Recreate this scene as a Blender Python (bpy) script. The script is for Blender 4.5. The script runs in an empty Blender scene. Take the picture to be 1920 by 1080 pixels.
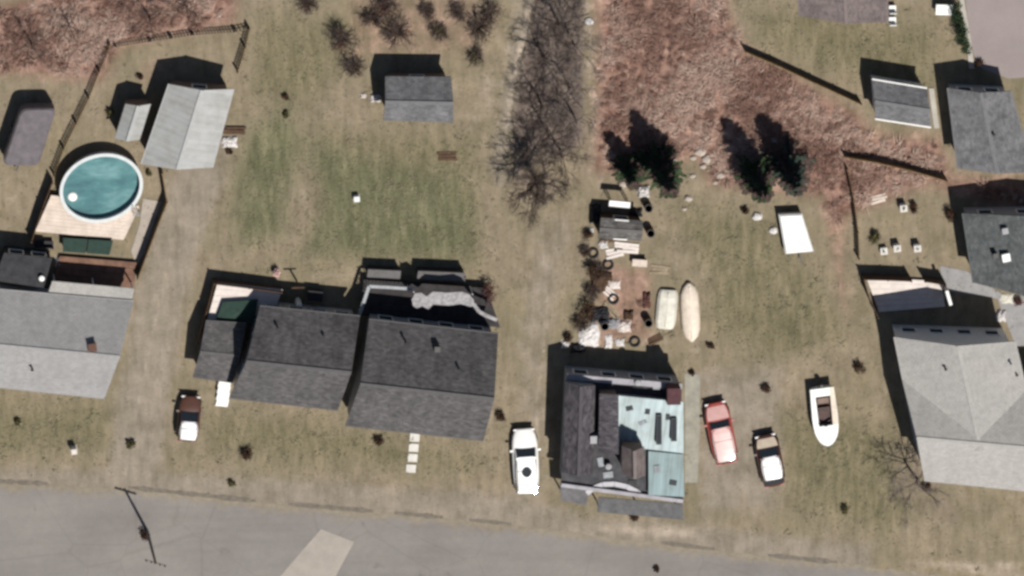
import bpy, math, random
import numpy as np
from mathutils import Vector, Matrix

# ------------------------------------------------------------------ camera, sky, sun, exposure
SC = bpy.context.scene
COL = SC.collection
DIST, PXM = 600.0, 26.5                        # camera distance in metres, photo pixels per metre
VD = Vector((-0.085, 0.285, 1.0)).normalized()  # high satellite-like viewpoint, slightly north-west of the plot
CAM = VD * DIST
FW = -VD
UP = (Vector((0, 1, 0)) - FW * FW.y).normalized()
RT = FW.cross(UP).normalized()
FPX = PXM * DIST
cd = bpy.data.cameras.new('camera')
cd.sensor_width = 36.0
cd.lens = 36.0 * FPX / 1920.0
cd.clip_start, cd.clip_end = 1.0, 4000.0
cam = bpy.data.objects.new('camera', cd)
COL.objects.link(cam)
cam.matrix_world = Matrix(((RT.x, UP.x, -FW.x, CAM.x), (RT.y, UP.y, -FW.y, CAM.y), (RT.z, UP.z, -FW.z, CAM.z), (0, 0, 0, 1)))
SC.camera = cam

SUN = Vector((0.26, -0.47, 1.0)).normalized()  # towards the sun
elev = math.asin(SUN.z)
azim = math.atan2(SUN.x, SUN.y)
w = bpy.data.worlds.new('World')
SC.world = w
w.use_nodes = True
wn = w.node_tree.nodes
sky = wn.new('ShaderNodeTexSky')
sky.sky_type = 'NISHITA'
sky.sun_disc = False
sky.sun_elevation = elev
sky.sun_rotation = azim
sky.air_density, sky.dust_density = 1.0, 1.0
w.node_tree.links.new(sky.outputs[0], wn['Background'].inputs[0])
wn['Background'].inputs[1].default_value = 0.05
sd = bpy.data.lights.new('sun', 'SUN')
sd.energy = 5.0
sd.angle = math.radians(0.53)
sd.color = (1.0, 0.955, 0.89)
sun = bpy.data.objects.new('sun', sd)
COL.objects.link(sun)
sun.location = SUN * 120
sun.rotation_euler = (-SUN).to_track_quat('-Z', 'Y').to_euler()
SC.view_settings.view_transform = 'Standard'
SC.view_settings.look = 'None'
SC.view_settings.exposure = 0.14
SC.view_settings.gamma = 1.0
SC.cycles.pixel_filter_type = 'BLACKMAN_HARRIS'
SC.cycles.filter_width = 3.0                   # soft, like the low-resolution aerial picture
SC.cycles.max_bounces = 6

# ------------------------------------------------------------------ helpers
RNG = random.Random(7)


def G(px, py, z=0.0):
    """place at height z that the photograph shows at pixel (px, py)"""
    d = FW + RT * ((px - 960) / FPX) + UP * ((540 - py) / FPX)
    return CAM + d * ((z - CAM.z) / d.z)


def to_px(P):
    """photo pixels of an (n, 3) array of points"""
    d = P - np.array(CAM)
    dep = d @ np.array(FW)
    return np.stack([960 + FPX * (d @ np.array(RT)) / dep, 540 - FPX * (d @ np.array(UP)) / dep], 1)


def V(*a):
    return Vector(a)


class MB:
    """collects faces, then links them as one mesh object"""

    def __init__(s):
        s.v, s.f, s.uv, s.tint = [], [], [], []
        s.has_uv = False

    def face(s, pts, uv=None):
        i = len(s.v)
        s.v += [tuple(p) for p in pts]
        s.f.append(tuple(range(i, i + len(pts))))
        s.uv.append(uv)
        if uv:
            s.has_uv = True
        return s

    def prism(s, bot, top):
        n = len(bot)
        i = len(s.v)
        s.v += [tuple(p) for p in bot] + [tuple(p) for p in top]
        s.f.append(tuple(range(i + n - 1, i - 1, -1)))
        s.f.append(tuple(range(i + n, i + 2 * n)))
        for k in range(n):
            m = (k + 1) % n
            s.f.append((i + k, i + m, i + n + m, i + n + k))
        s.uv += [None] * (n + 2)
        return s

    def ex(s, pts, z0, z1):
        pts = [Vector(p) for p in pts]
        a = sum(pts[i].x * pts[(i + 1) % len(pts)].y - pts[(i + 1) % len(pts)].x * pts[i].y for i in range(len(pts)))
        if a < 0:
            pts = pts[::-1]
        return s.prism([V(p.x, p.y, z0) for p in pts], [V(p.x, p.y, z1) for p in pts])

    def box(s, c, sx, sy, sz, rz=0.0, taper=1.0):
        """box with its base centre at c"""
        c = Vector(c)
        ca, sa = math.cos(rz), math.sin(rz)
        q = [(-.5, -.5), (.5, -.5), (.5, .5), (-.5, .5)]

        def P(u, v, z, t):
            x, y = u * sx * t, v * sy * t
            return V(c.x + x * ca - y * sa, c.y + x * sa + y * ca, c.z + z)
        return s.prism([P(u, v, 0, 1) for u, v in q], [P(u, v, sz, taper) for u, v in q])

    def beam(s, p, q, wd, ht):
        p, q = Vector(p), Vector(q)
        d = (q - p).normalized()
        up = V(0, 0, 1) if abs(d.z) < .95 else V(0, 1, 0)
        a = d.cross(up).normalized() * wd / 2
        b = a.cross(d).normalized() * ht / 2
        return s.prism([p - a - b, p + a - b, p + a + b, p - a + b][::-1], [q - a - b, q + a - b, q + a + b, q - a + b][::-1])

    def tube(s, pts, rad, n=6, cap=True):
        pts = [Vector(p) for p in pts]
        base = len(s.v)
        for i, p in enumerate(pts):
            d = (pts[min(i + 1, len(pts) - 1)] - pts[max(i - 1, 0)])
            d = d.normalized() if d.length > 1e-9 else V(0, 0, 1)
            a = d.orthogonal().normalized()
            b = d.cross(a)
            r = rad[i] if isinstance(rad, (list, tuple)) else rad
            for k in range(n):
                t = 2 * math.pi * k / n
                s.v.append(tuple(p + (a * math.cos(t) + b * math.sin(t)) * r))
        for i in range(len(pts) - 1):
            for k in range(n):
                m = (k + 1) % n
                s.f.append((base + i * n + k, base + i * n + m, base + (i + 1) * n + m, base + (i + 1) * n + k))
                s.uv.append(None)
        if cap:
            s.f.append(tuple(base + k for k in range(n))[::-1])
            s.f.append(tuple(base + (len(pts) - 1) * n + k for k in range(n)))
            s.uv += [None, None]
        return s

    def lathe(s, c, prof, n=20, sx=1.0, sy=1.0, rz=0.0, closed=True):
        """prof: (radius, z) list, revolved round c"""
        c = Vector(c)
        base = len(s.v)
        ca, sa = math.cos(rz), math.sin(rz)
        for r, z in prof:
            for k in range(n):
                t = 2 * math.pi * k / n
                x, y = r * sx * math.cos(t), r * sy * math.sin(t)
                s.v.append((c.x + x * ca - y * sa, c.y + x * sa + y * ca, c.z + z))
        for i in range(len(prof) - 1):
            for k in range(n):
                m = (k + 1) % n
                s.f.append((base + i * n + k, base + i * n + m, base + (i + 1) * n + m, base + (i + 1) * n + k))
                s.uv.append(None)
        if closed:
            s.f.append(tuple(base + k for k in range(n))[::-1])
            s.f.append(tuple(base + (len(prof) - 1) * n + k for k in range(n)))
            s.uv += [None, None]
        return s

    def build(s, name, mat, parent=None, origin=None, smooth=False):
        org = Vector(origin) if origin is not None else V(0, 0, 0)
        if parent is not None:
            r = parent
            org = Vector((0, 0, 0))
            while r is not None:
                org += Vector(r.location)
                r = r.parent
        me = bpy.data.meshes.new(name)
        me.from_pydata([(x - org.x, y - org.y, z - org.z) for x, y, z in s.v], [], s.f)
        if s.has_uv:
            ul = me.uv_layers.new(name='uv')
            for pi, p in enumerate(me.polygons):
                u = s.uv[pi]
                if u:
                    for li, q in zip(p.loop_indices, u):
                        ul.data[li].uv = q
        if s.tint:
            at = me.attributes.new('tint', 'FLOAT_COLOR', 'POINT')
            at.data.foreach_set('color', np.array(s.tint, dtype=np.float32).ravel())
        me.validate()
        if smooth:
            me.polygons.foreach_set('use_smooth', [True] * len(me.polygons))
        me.materials.append(mat)
        o = bpy.data.objects.new(name, me)
        COL.objects.link(o)
        if parent is not None:
            o.parent = parent
        else:
            o.location = org
        return o


def tag(o, label, cat, group=None):
    o['label'] = label
    o['category'] = cat
    if group:
        o['group'] = group
    return o


def thing(name, label, cat, loc, group=None):
    o = bpy.data.objects.new(name, None)
    o.empty_display_size = .3
    COL.objects.link(o)
    o.location = loc
    return tag(o, label, cat, group)


def struct(o):
    o['kind'] = 'structure'
    return o


def lerp(a, b, t):
    return a + (b - a) * t


def bil(q, u, v):
    """q = NW, NE, SE, SW; u west to east, v north to south"""
    return lerp(lerp(q[0], q[1], u), lerp(q[3], q[2], u), v)


# ------------------------------------------------------------------ materials
def new_mat(name):
    m = bpy.data.materials.new(name)
    m.use_nodes = True
    nt = m.node_tree
    return m, nt, nt.nodes['Principled BSDF']


def N(nt, typ, **kw):
    n = nt.nodes.new(typ)
    for k, v in kw.items():
        setattr(n, k, v)
    return n


def noise(nt, vec, scale, detail=5, rough=.6):
    n = N(nt, 'ShaderNodeTexNoise')
    n.inputs['Scale'].default_value = scale
    n.inputs['Detail'].default_value = detail
    n.inputs['Roughness'].default_value = rough
    nt.links.new(vec, n.inputs['Vector'])
    return n.outputs['Fac']


def ramp(nt, fac, stops):
    r = N(nt, 'ShaderNodeValToRGB')
    el = r.color_ramp.elements
    while len(el) < len(stops):
        el.new(.5)
    for e, (p, c) in zip(el, stops):
        e.position = p
        e.color = (*c, 1) if len(c) == 3 else c
    nt.links.new(fac, r.inputs[0])
    return r.outputs[0]


def mix(nt, fac, a, b, blend='MIX'):
    n = N(nt, 'ShaderNodeMix', data_type='RGBA', blend_type=blend)
    for i, x in ((0, fac), (6, a), (7, b)):
        if hasattr(x, 'links') or hasattr(x, 'is_linked'):
            nt.links.new(x, n.inputs[i])
        else:
            n.inputs[i].default_value = (*x, 1) if isinstance(x, tuple) else x
    return n.outputs[2]


def math_n(nt, op, a, b=None, clamp=False):
    n = N(nt, 'ShaderNodeMath', operation=op, use_clamp=clamp)
    for i, x in ((0, a), (1, b)):
        if x is None:
            continue
        if hasattr(x, 'is_linked'):
            nt.links.new(x, n.inputs[i])
        else:
            n.inputs[i].default_value = x
    return n.outputs[0]


def bump(nt, bs, h, strength, dist=.02):
    b = N(nt, 'ShaderNodeBump')
    b.inputs['Strength'].default_value = strength
    b.inputs['Distance'].default_value = dist
    nt.links.new(h, b.inputs['Height'])
    nt.links.new(b.outputs[0], bs.inputs['Normal'])


def sc3(c, k):
    return tuple(min(1.0, x * k) for x in c)


def mat(name, col, rough=.8, var=.2, scale=2.5, col2=None, bmp=.3, bscale=40, metal=0., spec=.3, coat=0.):
    m, nt, bs = new_mat(name)
    tc = N(nt, 'ShaderNodeTexCoord').outputs['Object']
    f1 = noise(nt, tc, scale)
    f2 = noise(nt, tc, scale * 9, 3)
    base = ramp(nt, f1, [(.3, sc3(col, 1 - var)), (.7, sc3(col2 or col, 1 + var))])
    fine = ramp(nt, f2, [(.3, (1 - var * .7,) * 3), (.7, (1.0,) * 3)])
    nt.links.new(mix(nt, 1.0, base, fine, 'MULTIPLY'), bs.inputs['Base Color'])
    bs.inputs['Roughness'].default_value = rough
    bs.inputs['Metallic'].default_value = metal
    bs.inputs['Specular IOR Level'].default_value = spec
    bs.inputs['Coat Weight'].default_value = coat
    bs.inputs['Coat Roughness'].default_value = .08
    if bmp:
        bump(nt, bs, noise(nt, tc, bscale, 3), bmp, .01)
    return m


PLAIN = {}


def shingle(name, col, var=.25, big=.5, mott=1.0):
    """asphalt shingle courses, uv in metres (u along the eave, v up the slope)"""
    m, nt, bs = new_mat(name)
    uv = N(nt, 'ShaderNodeUVMap', uv_map='uv').outputs[0]
    tc = N(nt, 'ShaderNodeTexCoord').outputs['Object']
    br = N(nt, 'ShaderNodeTexBrick')
    nt.links.new(uv, br.inputs['Vector'])
    br.inputs['Scale'].default_value = 1.0
    br.inputs['Brick Width'].default_value = .34
    br.inputs['Row Height'].default_value = .15
    br.inputs['Mortar Size'].default_value = .008
    br.inputs['Color1'].default_value = (*sc3(col, 1 - var), 1)
    br.inputs['Color2'].default_value = (*sc3(col, 1 + var), 1)
    br.inputs['Mortar'].default_value = (*sc3(col, .5), 1)
    patch = ramp(nt, noise(nt, tc, big, 6, .65), [(.3, (1 - .26 * mott, 1 - .26 * mott, 1 - .25 * mott)), (.5, (1, 1, 1)), (.7, (1 + .22 * mott, 1 + .2 * mott, 1 + .18 * mott))])
    blot = ramp(nt, noise(nt, tc, 3.2, 4), [(.36, (1 - .2 * mott, 1 - .2 * mott, 1 - .19 * mott)), (.55, (1.05, 1.05, 1.05))])
    mp = N(nt, 'ShaderNodeMapping')
    mp.inputs['Scale'].default_value = (1.0, .16, 1)
    nt.links.new(uv, mp.inputs['Vector'])
    strk = ramp(nt, noise(nt, mp.outputs[0], 1.4, 5, .65), [(.34, (1 - .22 * mott,) * 3), (.52, (1, 1, 1)), (.7, (1 + .1 * mott,) * 3)])
    patch = mix(nt, 1., patch, strk, 'MULTIPLY')
    c = mix(nt, 1., br.outputs['Color'], patch, 'MULTIPLY')
    nt.links.new(mix(nt, 1., c, blot, 'MULTIPLY'), bs.inputs['Base Color'])
    bs.inputs['Roughness'].default_value = .9
    bs.inputs['Specular IOR Level'].default_value = .2
    bump(nt, bs, br.outputs['Fac'], -.5, .01)
    PLAIN[m.name] = mat(name + '_trim', col, .9, .12, 3)
    return m


def metal_roof(name, col, pitch=.42, var=.12):
    m, nt, bs = new_mat(name)
    uv = N(nt, 'ShaderNodeUVMap', uv_map='uv').outputs[0]
    tc = N(nt, 'ShaderNodeTexCoord').outputs['Object']
    mp = N(nt, 'ShaderNodeMapping')
    mp.inputs['Scale'].default_value = (1.6, .12, 1)
    nt.links.new(uv, mp.inputs['Vector'])
    st = ramp(nt, noise(nt, mp.outputs[0], 1.3, 4), [(.3, sc3(col, 1 - var)), (.7, sc3(col, 1 + var))])
    dirt = ramp(nt, noise(nt, tc, .7, 6, .65), [(.34, (.8, .78, .74)), (.56, (1, 1, 1))])
    nt.links.new(mix(nt, 1., st, dirt, 'MULTIPLY'), bs.inputs['Base Color'])
    bs.inputs['Roughness'].default_value = .62
    bs.inputs['Specular IOR Level'].default_value = .35
    wv = N(nt, 'ShaderNodeTexWave', wave_type='BANDS', bands_direction='X')
    wv.inputs['Scale'].default_value = .314 / pitch
    nt.links.new(uv, wv.inputs['Vector'])
    bump(nt, bs, math_n(nt, 'POWER', wv.outputs['Fac'], 8.0), .6, .02)
    PLAIN[m.name] = mat(name + '_trim', col, .65, .1, 3)
    return m


def tint_mat(name, rough=.85, sub=0.):
    m, nt, bs = new_mat(name)
    a = N(nt, 'ShaderNodeAttribute', attribute_name='tint')
    nt.links.new(a.outputs['Color'], bs.inputs['Base Color'])
    bs.inputs['Roughness'].default_value = rough
    bs.inputs['Specular IOR Level'].default_value = .15
    return m


M = {}
M['sh_dark'] = shingle('shingle_charcoal', (.090, .086, .088))
M['sh_dark2'] = shingle('shingle_slate', (.094, .090, .091))
M['sh_light'] = shingle('shingle_pale_grey', (.27, .265, .262), .06, .35, .35)
M['sh_cool'] = shingle('shingle_blue_grey', (.142, .142, .147), .16)
M['sh_green'] = shingle('shingle_green_grey', (.088, .095, .096), .2)
M['sh_mauve'] = shingle('shingle_mauve', (.17, .14, .135), .12)
M['sh_pale2'] = shingle('shingle_weathered_white', (.325, .315, .298), .05, .3, .35)
M['sh_purple'] = shingle('shingle_purple_grey', (.072, .066, .074), .4, 1.4)
M['mt_grey'] = metal_roof('metal_pale_grey', (.33, .335, .33))
M['mt_teal'] = metal_roof('metal_pale_teal', (.335, .41, .425), .5, .3)
M['mt_teal2'] = metal_roof('metal_teal', (.20, .272, .285), .5, .3)
M['siding'] = mat('siding_cream', (.5, .46, .4), .7, .1)
M['siding_w'] = mat('siding_white', (.68, .67, .64), .6, .07)
M['siding_g'] = mat('siding_grey', (.3, .3, .31), .7, .1)
M['siding_br'] = mat('siding_brown', (.2, .14, .11), .75, .15)
M['trim'] = mat('white_trim', (.72, .71, .69), .5, .06, bmp=.1)
M['glass'] = mat('window_glass', (.02, .025, .03), .08, .1, bmp=0, spec=.6)
M['brick'] = mat('chimney_brick', (.11, .06, .045), .9, .3, 8)
M['darkmetal'] = mat('dark_metal', (.03, .03, .03), .5, .2)
M['steel'] = mat('galvanised_steel', (.42, .43, .44), .45, .15, metal=.4)
M['wood_dark'] = mat('wood_dark_brown', (.085, .05, .03), .85, .35, 4)
M['wood_fence'] = mat('wood_fence_brown', (.17, .112, .05), .85, .35, 3)
M['wood_grey'] = mat('wood_weathered', (.25, .20, .14), .9, .25, 3)
M['deck_pale'] = mat('deck_pale_boards', (.56, .475, .405), .8, .2, 1.2)
M['deck_white'] = mat('deck_whitewashed', (.60, .54, .50), .8, .12, 2)
M['deck_grey'] = mat('deck_grey', (.12, .115, .115), .85, .2, 2)
M['concrete'] = mat('concrete', (.36, .34, .30), .9, .16, .9)
M['concrete_w'] = mat('concrete_white', (.55, .53, .49), .85, .12, 2)
M['rubber'] = mat('rubber', (.018, .018, .018), .85, .2)
M['rim'] = mat('wheel_rim', (.45, .45, .46), .35, .1, metal=.7, bmp=0)
M['white_paint'] = mat('white_paint', (.68, .68, .66), .45, .09, bmp=.05)
M['car_white'] = mat('car_paint_white', (.74, .74, .72), .3, .03, bmp=0, coat=.6)
M['car_red'] = mat('car_paint_red', (.30, .055, .045), .42, .08, bmp=0, coat=.4)
M['car_dark'] = mat('car_paint_dark_maroon', (.055, .02, .015), .4, .08, bmp=0, coat=.4)
M['car_brown'] = mat('car_paint_brown', (.075, .032, .022), .4, .1, bmp=0, coat=.3)
M['silver'] = mat('silver_and_glare', (.66, .66, .66), .3, .06, bmp=0, coat=.3)  # plain silver parts; on the dark cars' roofs it paints sun glare
M['beige'] = mat('beige_panel', (.42, .35, .27), .45, .1, bmp=0)
M['cover'] = mat('purple_grey_tarpaulin', (.125, .11, .12), .7, .25, 2)
M['tarp_w'] = mat('white_tarpaulin', (.60, .575, .56), .65, .22, 3)
M['tarp_green'] = mat('green_canvas', (.012, .035, .026), .75, .25, 3)
M['tarp_black'] = mat('black_cover', (.022, .022, .027), .7, .3, 3)
M['cream_hull'] = mat('cream_fibreglass', (.60, .52, .43), .55, .16, 2)
M['green_hull'] = mat('pale_green_fibreglass', (.54, .52, .45), .55, .2, 2)
M['cockpit'] = mat('cockpit_brown', (.075, .045, .04), .7, .4, 5)
M['pink'] = mat('pink_flowers', (.72, .48, .46), .7, .2, 9)
M['rock'] = mat('pale_rock', (.44, .38, .33), .9, .25, 4)
M['soil'] = mat('soil', (.10, .075, .05), .95, .3, 4)
M['bark'] = mat('bark', (.085, .062, .052), .9, .3, 6)
M['bark_grey'] = mat('bark_grey', (.165, .135, .118), .9, .3, 6)
M['bark_pole'] = mat('pole_timber', (.22, .19, .17), .9, .3, 6)
M['leaf'] = tint_mat('leaf_tint')
M['blade'] = tint_mat('blade_tint')


def water_mat():
    m, nt, bs = new_mat('pool_water')
    tc = N(nt, 'ShaderNodeTexCoord').outputs['Object']
    mp = N(nt, 'ShaderNodeMapping')
    mp.inputs['Scale'].default_value = (.6, 1.3, 1)
    nt.links.new(tc, mp.inputs['Vector'])
    c = ramp(nt, noise(nt, mp.outputs[0], .75, 6, .6), [(.28, (.045, .10, .115)), (.5, (.075, .175, .185)), (.72, (.16, .29, .30))])
    nt.links.new(c, bs.inputs['Base Color'])
    bs.inputs['Roughness'].default_value = .12
    bs.inputs['IOR'].default_value = 1.33
    bump(nt, bs, noise(nt, tc, 4, 4), .35, .03)
    return m


M['water'] = water_mat()


def ground_mat():
    m, nt, bs = new_mat('dry_ground')
    tc = N(nt, 'ShaderNodeTexCoord').outputs['Object']
    za = N(nt, 'ShaderNodeAttribute', attribute_name='zone')
    zb = N(nt, 'ShaderNodeAttribute', attribute_name='zone2')
    sa = N(nt, 'ShaderNodeSeparateColor')
    sb = N(nt, 'ShaderNodeSeparateColor')
    nt.links.new(za.outputs['Color'], sa.inputs[0])
    nt.links.new(zb.outputs['Color'], sb.inputs[0])
    n1 = noise(nt, tc, .16, 7, .62)
    n2 = noise(nt, tc, .9, 7, .66)
    n3 = noise(nt, tc, 5.5, 5, .7)
    mp = N(nt, 'ShaderNodeMapping')
    mp.inputs['Rotation'].default_value = (0, 0, .25)
    mp.inputs['Scale'].default_value = (1.5, .32, 1)
    nt.links.new(tc, mp.inputs['Vector'])
    n4 = noise(nt, mp.outputs[0], 1.2, 5, .65)
    base = ramp(nt, n2, [(.26, (.14, .113, .075)), (.42, (.195, .16, .112)), (.56, (.22, .181, .13)), (.74, (.288, .238, .178))])
    base = mix(nt, ramp(nt, n1, [(.42, (0, 0, 0)), (.62, (.75, .75, .75))]), base, (.17, .147, .096))

    def wob(ch, k=.55):
        a = math_n(nt, 'ADD', ch, math_n(nt, 'MULTIPLY', math_n(nt, 'SUBTRACT', n2, .5), k))
        n = N(nt, 'ShaderNodeMapRange')
        n.interpolation_type = 'SMOOTHSTEP'
        n.inputs[1].default_value, n.inputs[2].default_value = .22, .78
        nt.links.new(a, n.inputs[0])
        return n.outputs[0]
    green = ramp(nt, n4, [(.3, (.092, .096, .052)), (.55, (.128, .126, .075)), (.75, (.175, .162, .105))])
    red = ramp(nt, n2, [(.3, (.14, .075, .058)), (.46, (.23, .142, .112)), (.58, (.265, .17, .135)), (.72, (.37, .265, .21))])
    red = mix(nt, 1., red, ramp(nt, noise(nt, tc, .45, 6, .7), [(.34, (.62, .55, .53)), (.5, (1, 1, 1)), (.66, (1.22, 1.2, 1.16))]), 'MULTIPLY')
    grav = ramp(nt, n2, [(.3, (.185, .158, .124)), (.7, (.252, .217, .176))])
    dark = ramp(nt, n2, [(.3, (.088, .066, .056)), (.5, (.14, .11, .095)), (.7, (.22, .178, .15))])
    sand = ramp(nt, n2, [(.3, (.30, .25, .20)), (.7, (.40, .335, .27))])
    olive = ramp(nt, n4, [(.3, (.128, .115, .068)), (.72, (.19, .162, .106))])
    c = base
    for ch, cc in ((sb.outputs[2], olive), (sa.outputs[0], green), (sa.outputs[1], red), (sa.outputs[2], grav), (sb.outputs[0], dark), (sb.outputs[1], sand)):
        c = mix(nt, wob(ch), c, cc)
    c = mix(nt, 1., c, ramp(nt, n4, [(.3, (.80, .80, .78)), (.5, (1, 1, 1)), (.7, (1.14, 1.13, 1.11))]), 'MULTIPLY')
    c = mix(nt, 1., c, ramp(nt, noise(nt, tc, .38, 5, .65), [(.32, (.82, .83, .80)), (.5, (1, 1, 1)), (.68, (1.12, 1.10, 1.08))]), 'MULTIPLY')
    c = mix(nt, 1., c, ramp(nt, n3, [(.25, (.86, .86, .86)), (.5, (1, 1, 1)), (.75, (1.1, 1.1, 1.09))]), 'MULTIPLY')
    nt.links.new(c, bs.inputs['Base Color'])
    bs.inputs['Roughness'].default_value = .97
    bs.inputs['Specular IOR Level'].default_value = .1
    bump(nt, bs, math_n(nt, 'ADD', n3, n2), .7, .07)
    return m


def road_mat():
    m, nt, bs = new_mat('worn_asphalt')
    tc = N(nt, 'ShaderNodeTexCoord').outputs['Object']
    n1 = noise(nt, tc, .22, 7, .62)
    n2 = noise(nt, tc, 2.2, 6, .7)
    n3 = noise(nt, tc, 25, 3)
    c = ramp(nt, n1, [(.3, (.168, .154, .142)), (.5, (.188, .174, .161)), (.7, (.207, .193, .177))])
    c = mix(nt, 1., c, ramp(nt, n2, [(.25, (.93, .93, .94)), (.6, (1.03, 1.03, 1.03))]), 'MULTIPLY')
    vo = N(nt, 'ShaderNodeTexVoronoi', feature='DISTANCE_TO_EDGE')
    vo.inputs['Scale'].default_value = .17
    wp = mix(nt, .12, tc, N(nt, 'ShaderNodeTexNoise').outputs['Color'])
    nt.links.new(wp, vo.inputs['Vector'])
    crack = ramp(nt, vo.outputs['Distance'], [(.0, (.86, .85, .84)), (.008, (1, 1, 1))])
    c = mix(nt, .75, c, mix(nt, 1., c, crack, 'MULTIPLY'))
    at = N(nt, 'ShaderNodeAttribute', attribute_name='tint')
    se = N(nt, 'ShaderNodeSeparateColor')
    nt.links.new(at.outputs['Color'], se.inputs[0])
    n5 = noise(nt, tc, .8, 7, .7)
    e = math_n(nt, 'ADD', se.outputs[0], math_n(nt, 'MULTIPLY', math_n(nt, 'SUBTRACT', n5, .5), 1.3))
    e = math_n(nt, 'MULTIPLY', math_n(nt, 'SUBTRACT', e, .28), 2.2, True)
    c = mix(nt, e, c, ramp(nt, n2, [(.3, (.17, .145, .11)), (.7, (.25, .215, .165))]))
    mp = N(nt, 'ShaderNodeMapping')
    mp.inputs['Rotation'].default_value = (0, 0, .09)
    mp.inputs['Scale'].default_value = (.06, .55, 1)
    nt.links.new(tc, mp.inputs['Vector'])
    c = mix(nt, 1., c, ramp(nt, noise(nt, mp.outputs[0], 1.0, 5, .6), [(.32, (.9, .89, .88)), (.5, (1, 1, 1)), (.68, (1.07, 1.07, 1.06))]), 'MULTIPLY')
    c = mix(nt, 1., c, ramp(nt, noise(nt, tc, .55, 4, .5), [(.24, (.72, .71, .7)), (.34, (1, 1, 1))]), 'MULTIPLY')
    nt.links.new(c, bs.inputs['Base Color'])
    bs.inputs['Roughness'].default_value = .93
    bs.inputs['Specular IOR Level'].default_value = .15
    bump(nt, bs, n3, .3, .01)
    return m


# ------------------------------------------------------------------ ground, road, paths
def seg_dist(P, line):
    d = np.full(len(P), 1e9)
    for (x0, y0), (x1, y1) in zip(line[:-1], line[1:]):
        a = np.array([x0, y0], float)
        b = np.array([x1 - x0, y1 - y0], float)
        t = np.clip(((P - a) @ b) / max(b @ b, 1e-9), 0, 1)
        d = np.minimum(d, np.hypot(*(P - a - t[:, None] * b).T))
    return d


def poly_mask(P, poly, feather):
    inside = np.zeros(len(P), bool)
    n = len(poly)
    for i in range(n):
        x0, y0 = poly[i]
        x1, y1 = poly[(i + 1) % n]
        if y0 == y1:
            continue
        c = ((y0 > P[:, 1]) != (y1 > P[:, 1])) & (P[:, 0] < (x1 - x0) * (P[:, 1] - y0) / (y1 - y0) + x0)
        inside ^= c
    d = seg_dist(P, list(poly) + [poly[0]])
    return np.clip(.5 + np.where(inside, d, -d) / (2 * feather), 0, 1)


def line_mask(P, line, width, feather):
    return np.clip(.5 + (width / 2 - seg_dist(P, line)) / (2 * feather), 0, 1)


RED = [[(1112, -80), (1375, -80), (1365, 20), (1400, 95), (1500, 150), (1605, 210), (1640, 250), (1760, 260), (1785, 330), (1940, 335), (1940, 405), (1800, 365), (1740, 345),
        (1600, 400), (1560, 440), (1540, 370), (1330, 345), (1300, 290), (1240, 340), (1110, 320), (1120, 100)],
       [(-40, 20), (150, -30), (450, -60), (440, 45), (230, 85), (190, 150), (150, 150), (-40, 130)]]
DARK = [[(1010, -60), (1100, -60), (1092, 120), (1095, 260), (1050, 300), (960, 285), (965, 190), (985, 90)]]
GREEN = [[(455, 250), (540, 190), (570, 270), (545, 390), (540, 450), (440, 470), (430, 400)],
         [(560, 250), (700, 290), (860, 320), (900, 400), (890, 490), (760, 495), (560, 480), (600, 380)]]
OLIVE = [[(1240, 380), (1440, 400), (1540, 520), (1600, 640), (1460, 680), (1320, 620), (1320, 520)], [(1370, 0), (1750, 40), (1760, 170), (1620, 170), (1430, 90)],
         [(-40, 745), (200, 750), (230, 850), (-40, 870)], [(380, 760), (640, 790), (920, 850), (900, 900), (380, 860)], [(1440, 760), (1680, 800), (1740, 960), (1660, 1010), (1480, 960)],
         [(480, 20), (700, 30), (640, 150), (560, 200), (470, 180)], [(600, 240), (900, 250), (900, 480), (600, 480)]]


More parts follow.
